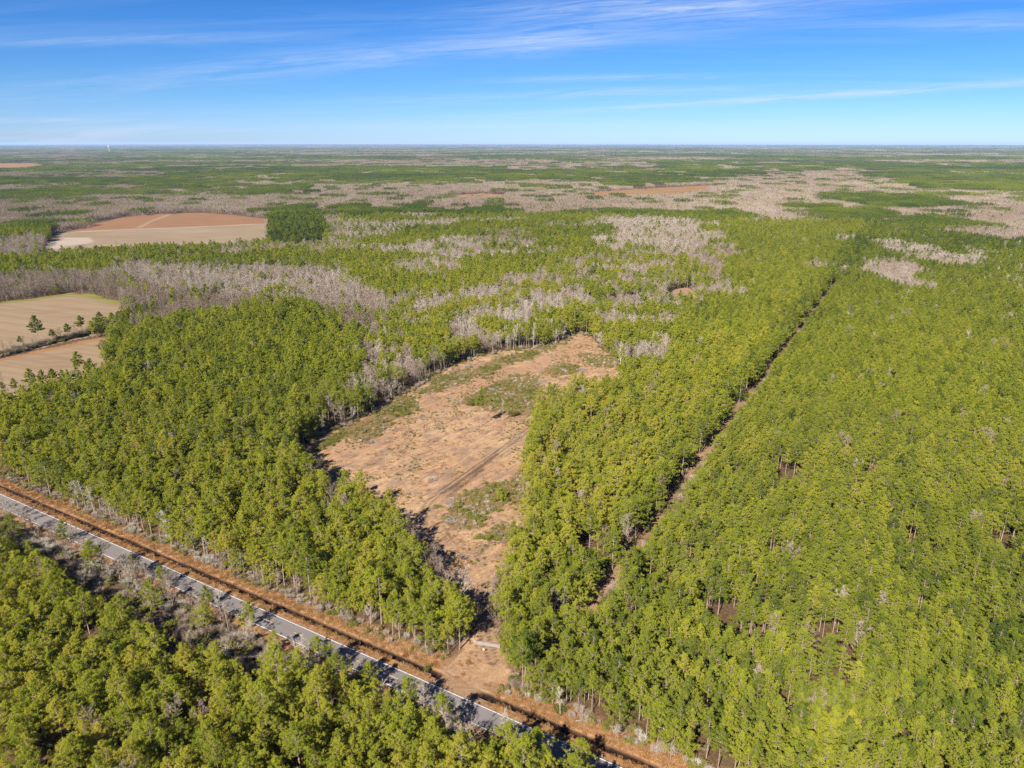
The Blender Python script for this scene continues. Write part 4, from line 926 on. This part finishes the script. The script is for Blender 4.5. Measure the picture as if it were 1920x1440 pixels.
# ------------------------------------------------------------------ brush piles and logs left from clearing
M_wood = simple_mat('weathered_wood', (.20, .17, .155), .9, .3, 2.0)
def brush_pile(x, y, R, label, seed):
    r = np.random.default_rng(seed); p = G(x, y); t = thing('brush_pile', (p[0], p[1], 0), label, 'brush pile', 0, 1.0, 'brush piles in the clearing')
    tr = MB(); tw = MB(); T = []
    for i in range(26):
        a = r.uniform(0, 6.28); c = np.array([r.normal() * R * .35, r.normal() * R * .3, abs(r.normal()) * .4 + .1]); l = R * r.uniform(.4, .9); d = np.array([math.cos(a) * l, math.sin(a) * l, r.normal() * .25])
        c[2] = max(c[2], abs(d[2]) + .05)
        tr.tube([c - d, c, c + d], [.09, .075, .03], 4)
        for q in range(16):
            s0 = c + d * r.uniform(-.6, 1); g = d / l * .4 + r.normal(size=3) * .5 + [0, 0, .4]; g *= r.uniform(.5, 1.2); sd = np.cross(g, r.normal(size=3)); sd *= .035 / (np.linalg.norm(sd) + 1e-6); s0[2] = max(s0[2], .05)
            T.append([s0 - sd, s0 + sd, s0 + g])
    tw.tris(T); a = link('branches', tr.mesh('branches', M_wood), t); b = link('twigs', tw.mesh('twigs', M_twig), t); b['tint'] = .4
for j, (x, y, R, lab) in enumerate([(812, 901, 2.2, 'small grey brush pile alone in the middle of the clearing'), (846, 976, 3.0, 'grey brush pile at the foot of the green bushes near the track bend'), (700, 829, 2.6, 'dark brush pile at the end of the left scrub strip'), (880, 688, 3.2, 'grey brush pile at the left end of the back scrub'), (1058, 696, 3.6, 'grey brush heap beside the bushes at the neck of the clearing'), (1090, 693, 3.0, 'second grey brush heap at the neck of the clearing'),
                                (975, 821, 2.4, 'small grey brush pile close to the right stand'), (925, 732, 3.0, 'grey brush pile inside the large back scrub patch'), (962, 742, 2.4, 'pale brush pile at the middle of the large back scrub patch'), (862, 756, 2.0, 'dark stump and brush at the left tip of the large scrub patch'), (845, 945, 2.2, 'brush pile with a leaning stick beside the track bend'), (1010, 720, 2.6, 'brush pile at the right end of the large back scrub patch'), (870, 702, 3.2, 'long brush row against the wood behind the clearing')]):
    brush_pile(x, y, R, lab, 500 + j)
for j, (x, y, l, a) in enumerate([(905, 930, 7, .5), (862, 945, 4, 1.9), (975, 968, 5, .2), (1090, 1352, 3, .1), (790, 840, 4, .7)]):
    p = G(x, y); m = MB(); m.tube([[-l / 2, 0, .16], [0, .1, .17], [l / 2, 0, .14]], [.16, .14, .09], 7, True)
    st = MB(); st.tube([[l * .1, .05, .2], [l * .18, .35, .75]], [.05, .02], 4)
    t = thing('fallen_log', (p[0], p[1], 0), ['long grey log lying right of the bushes in the clearing', 'short grey log beside the brush pile at the track bend', 'grey log near the right edge of the clearing', 'pale stick of a log on the verge right of the entrance', 'grey log in the left middle of the clearing'][j], 'log', a)
    link('stem', m.mesh('log', M_wood), t); link('branch_stub', st.mesh('stub', M_wood), t)

# ------------------------------------------------------------------ gate and post at the entrance
M_metal = simple_mat('galvanised_metal', (.24, .24, .26), .6, .12, 3, .2)
M_post = simple_mat('weathered_post', (.34, .27, .21), .9, .3, 3)
ga, gb_ = G(890, 1208), G(936, 1216); gv = gb_ - ga; gl = float(np.linalg.norm(gv))
gt = thing('farm_gate', (ga[0], ga[1], 0), 'pale metal farm gate closing the dirt entrance between the stands', 'gate', math.atan2(gv[1], gv[0]))
for zz_ in (.30, .52, .74, .98, 1.25):
    m = MB(); m.tube([[.15, 0, zz_], [gl - .15, 0, zz_]], [.055, .055], 8, True); link('rail', m.mesh('rail', M_metal), gt)
for xx in np.linspace(.15, gl - .15, 5):
    m = MB(); m.tube([[xx, .0, .26], [xx, .0, 1.29]], [.05, .05], 8, True); link('upright', m.mesh('upright', M_metal), gt)
for xx in (-.1, gl + .1):
    m = MB(); m.tube([[xx, 0, -.3], [xx, 0, 1.5], [xx, 0, 1.58]], [.13, .125, .06], 8, True); link('gate_post', m.mesh('gate_post', M_post), gt)
p = G(907, 1223); t = thing('marker_post', (p[0], p[1], 0), 'short marker post with a pale plate in front of the gate', 'post', -.4)
m = MB(); m.tube([[0, 0, -.2], [0, 0, 1.3]], [.06, .05], 6, True); link('stake', m.mesh('stake', M_post), t)
m = MB(); m.box((0, -.08, 1.08), (.45, .03, .5)); link('plate', m.mesh('plate', simple_mat('pale_plate', (.75, .68, .45), .6, .05)), t)

# ------------------------------------------------------------------ vehicles by the lower field
M_glass = simple_mat('dark_glass', (.03, .035, .04), .15, .05, 1, 0, .6); M_tyre = simple_mat('tyre', (.03, .03, .03), .9, .1); M_rim = simple_mat('rim', (.5, .5, .52), .4, .05, 1, .7)
M_lamp = simple_mat('lamp_lens', (.7, .68, .62), .2, .05)
def car(x, y, rz, body, label, van=False):
    p = G(x, y); t = thing('parked_car', (p[0], p[1], 0), label, 'car', rz)
    def hull(prof, w0, w1):
        n_ = len(prof); V = []
        for sgn in (-1, 1):
            for (px2, pz2, wf) in prof: V.append((px2, sgn * (w0 + (w1 - w0) * wf), pz2))
        F = []
        for i in range(n_): j = (i + 1) % n_; F.append((i, j, n_ + j, n_ + i))
        bm = bmesh.new(); vs = [bm.verts.new(v) for v in V]
        for f in F: bm.faces.new([vs[i] for i in f])
        bm.faces.new(vs[:n_][::-1]); bm.faces.new(vs[n_:]); bmesh.ops.recalc_face_normals(bm, faces=bm.faces); return bm
    def fin(bm, nm, mat, par, bev=0.0):
        if bev: bmesh.ops.bevel(bm, geom=list(bm.edges), offset=bev, segments=2, affect='EDGES')
        me = bpy.data.meshes.new(nm); bm.to_mesh(me); bm.free(); me.materials.append(mat); return link(nm, me, par)
    b = fin(hull([(-2.2, .35, 0), (-2.25, .75, 0), (-2.15, .98, .3), (-1.2, 1.02, .3), (1.0, 1.0, .3), (2.0, .85, .3), (2.25, .62, 0), (2.2, .32, 0)], .88, .82), 'body', body, t, .05)
    fin(hull([(-2.05, .99, 0), (-1.7, 1.5, 1), (-.2, 1.56, 1), (.3, 1.5, 1), (1.1, 1.0, 0)], .82, .62), 'cabin', body, t, .03)
    for sg in (-1, 1):
        m = MB(); m.tris([[[-1.75, sg * .80, 1.06], [.85, sg * .80, 1.06], [.25, sg * .66, 1.46]], [[-1.75, sg * .80, 1.06], [.25, sg * .66, 1.46], [-1.55, sg * .66, 1.46]]]); link('side_window', m.mesh('side_window', M_glass), t)
        m = MB(); m.box((2.2, sg * .6, .68), (.1, .34, .16)); link('headlight', m.mesh('headlight', M_lamp), t)
        for xx in (-1.35, 1.35):
            m = MB(); m.tube([[xx, sg * .68, .33], [xx, sg * .90, .33]], [.33, .33], 14, True); w = link('wheel', m.mesh('tyre', M_tyre), t)
            m = MB(); m.tube([[xx, sg * .895, .33], [xx, sg * .915, .33]], [.2, .19], 10, True); link('rim', m.mesh('rim', M_rim), w)
    m = MB(); m.tris([[[1.12, -.78, 1.04], [1.12, .78, 1.04], [.36, .62, 1.48]], [[1.12, -.78, 1.04], [.36, .62, 1.48], [.36, -.62, 1.48]]]); link('windscreen', m.mesh('windscreen', M_glass), t)
    return t
M_wcar = simple_mat('white_paint', (.80, .80, .80), .3, .02, 1); M_dcar = simple_mat('dark_paint', (.05, .055, .06), .3, .05, 1)
car(134, 710, .35, M_wcar, 'white parked car at the edge of the lower field, farther of two'); car(133, 719, .2, M_wcar, 'white parked car close to the left stand, nearer of two'); car(88, 722, 1.2, M_dcar, 'dark parked car by the lone round pine at the field')

# ------------------------------------------------------------------ water tower on the horizon
M_tank = simple_mat('tank_white', (.42, .42, .42), .5, .05, .2)
wx_, wy_ = G(206.5, 292)
wt = thing('water_tower', (wx_ * 1.35, wy_ * 1.35, 0), 'white water tower rising above the woods near the left horizon', 'water tower', 0, 1.0)
m = MB(); zp = np.array([70, 74, 80, 88, 95, 100, 102]); rp = np.array([3, 9, 13, 14, 12, 6, .5]); m.tube([[0, 0, z] for z in zp], rp * .7, 20); link('tank', m.mesh('tank', M_tank), wt)
m = MB(); m.tube([[0, 0, 0], [0, 0, 8], [0, 0, 60], [0, 0, 71]], [6.5, 4.2, 3.6, 4.5], 16); link('stem', m.mesh('stem', M_tank), wt)

# ------------------------------------------------------------------ air: thin even haze over the whole land
HB = 48000.0; z0, z1 = -3.0, 150.0
hv = [(x, y, z) for z in (z0, z1) for x, y in ((-HB, -3000), (HB, -3000), (HB, 47000), (-HB, 47000))]
hm, ht, hout = new_mat('haze')
pv = N(ht, 'ShaderNodeVolumePrincipled', inp={'Color': (.42, .62, 1.0, 1), 'Density': 2.0e-5, 'Anisotropy': 0.0})
L(ht, pv.outputs[0], hout.inputs['Volume'])
hme = mesh_np('haze', hv, [np.array([(3, 2, 1, 0), (4, 5, 6, 7), (0, 1, 5, 4), (1, 2, 6, 5), (2, 3, 7, 6), (3, 0, 4, 7)])], [hm])
link('haze', hme, kind='stuff', label='thin pale blue haze over the distant woods', cat='haze')
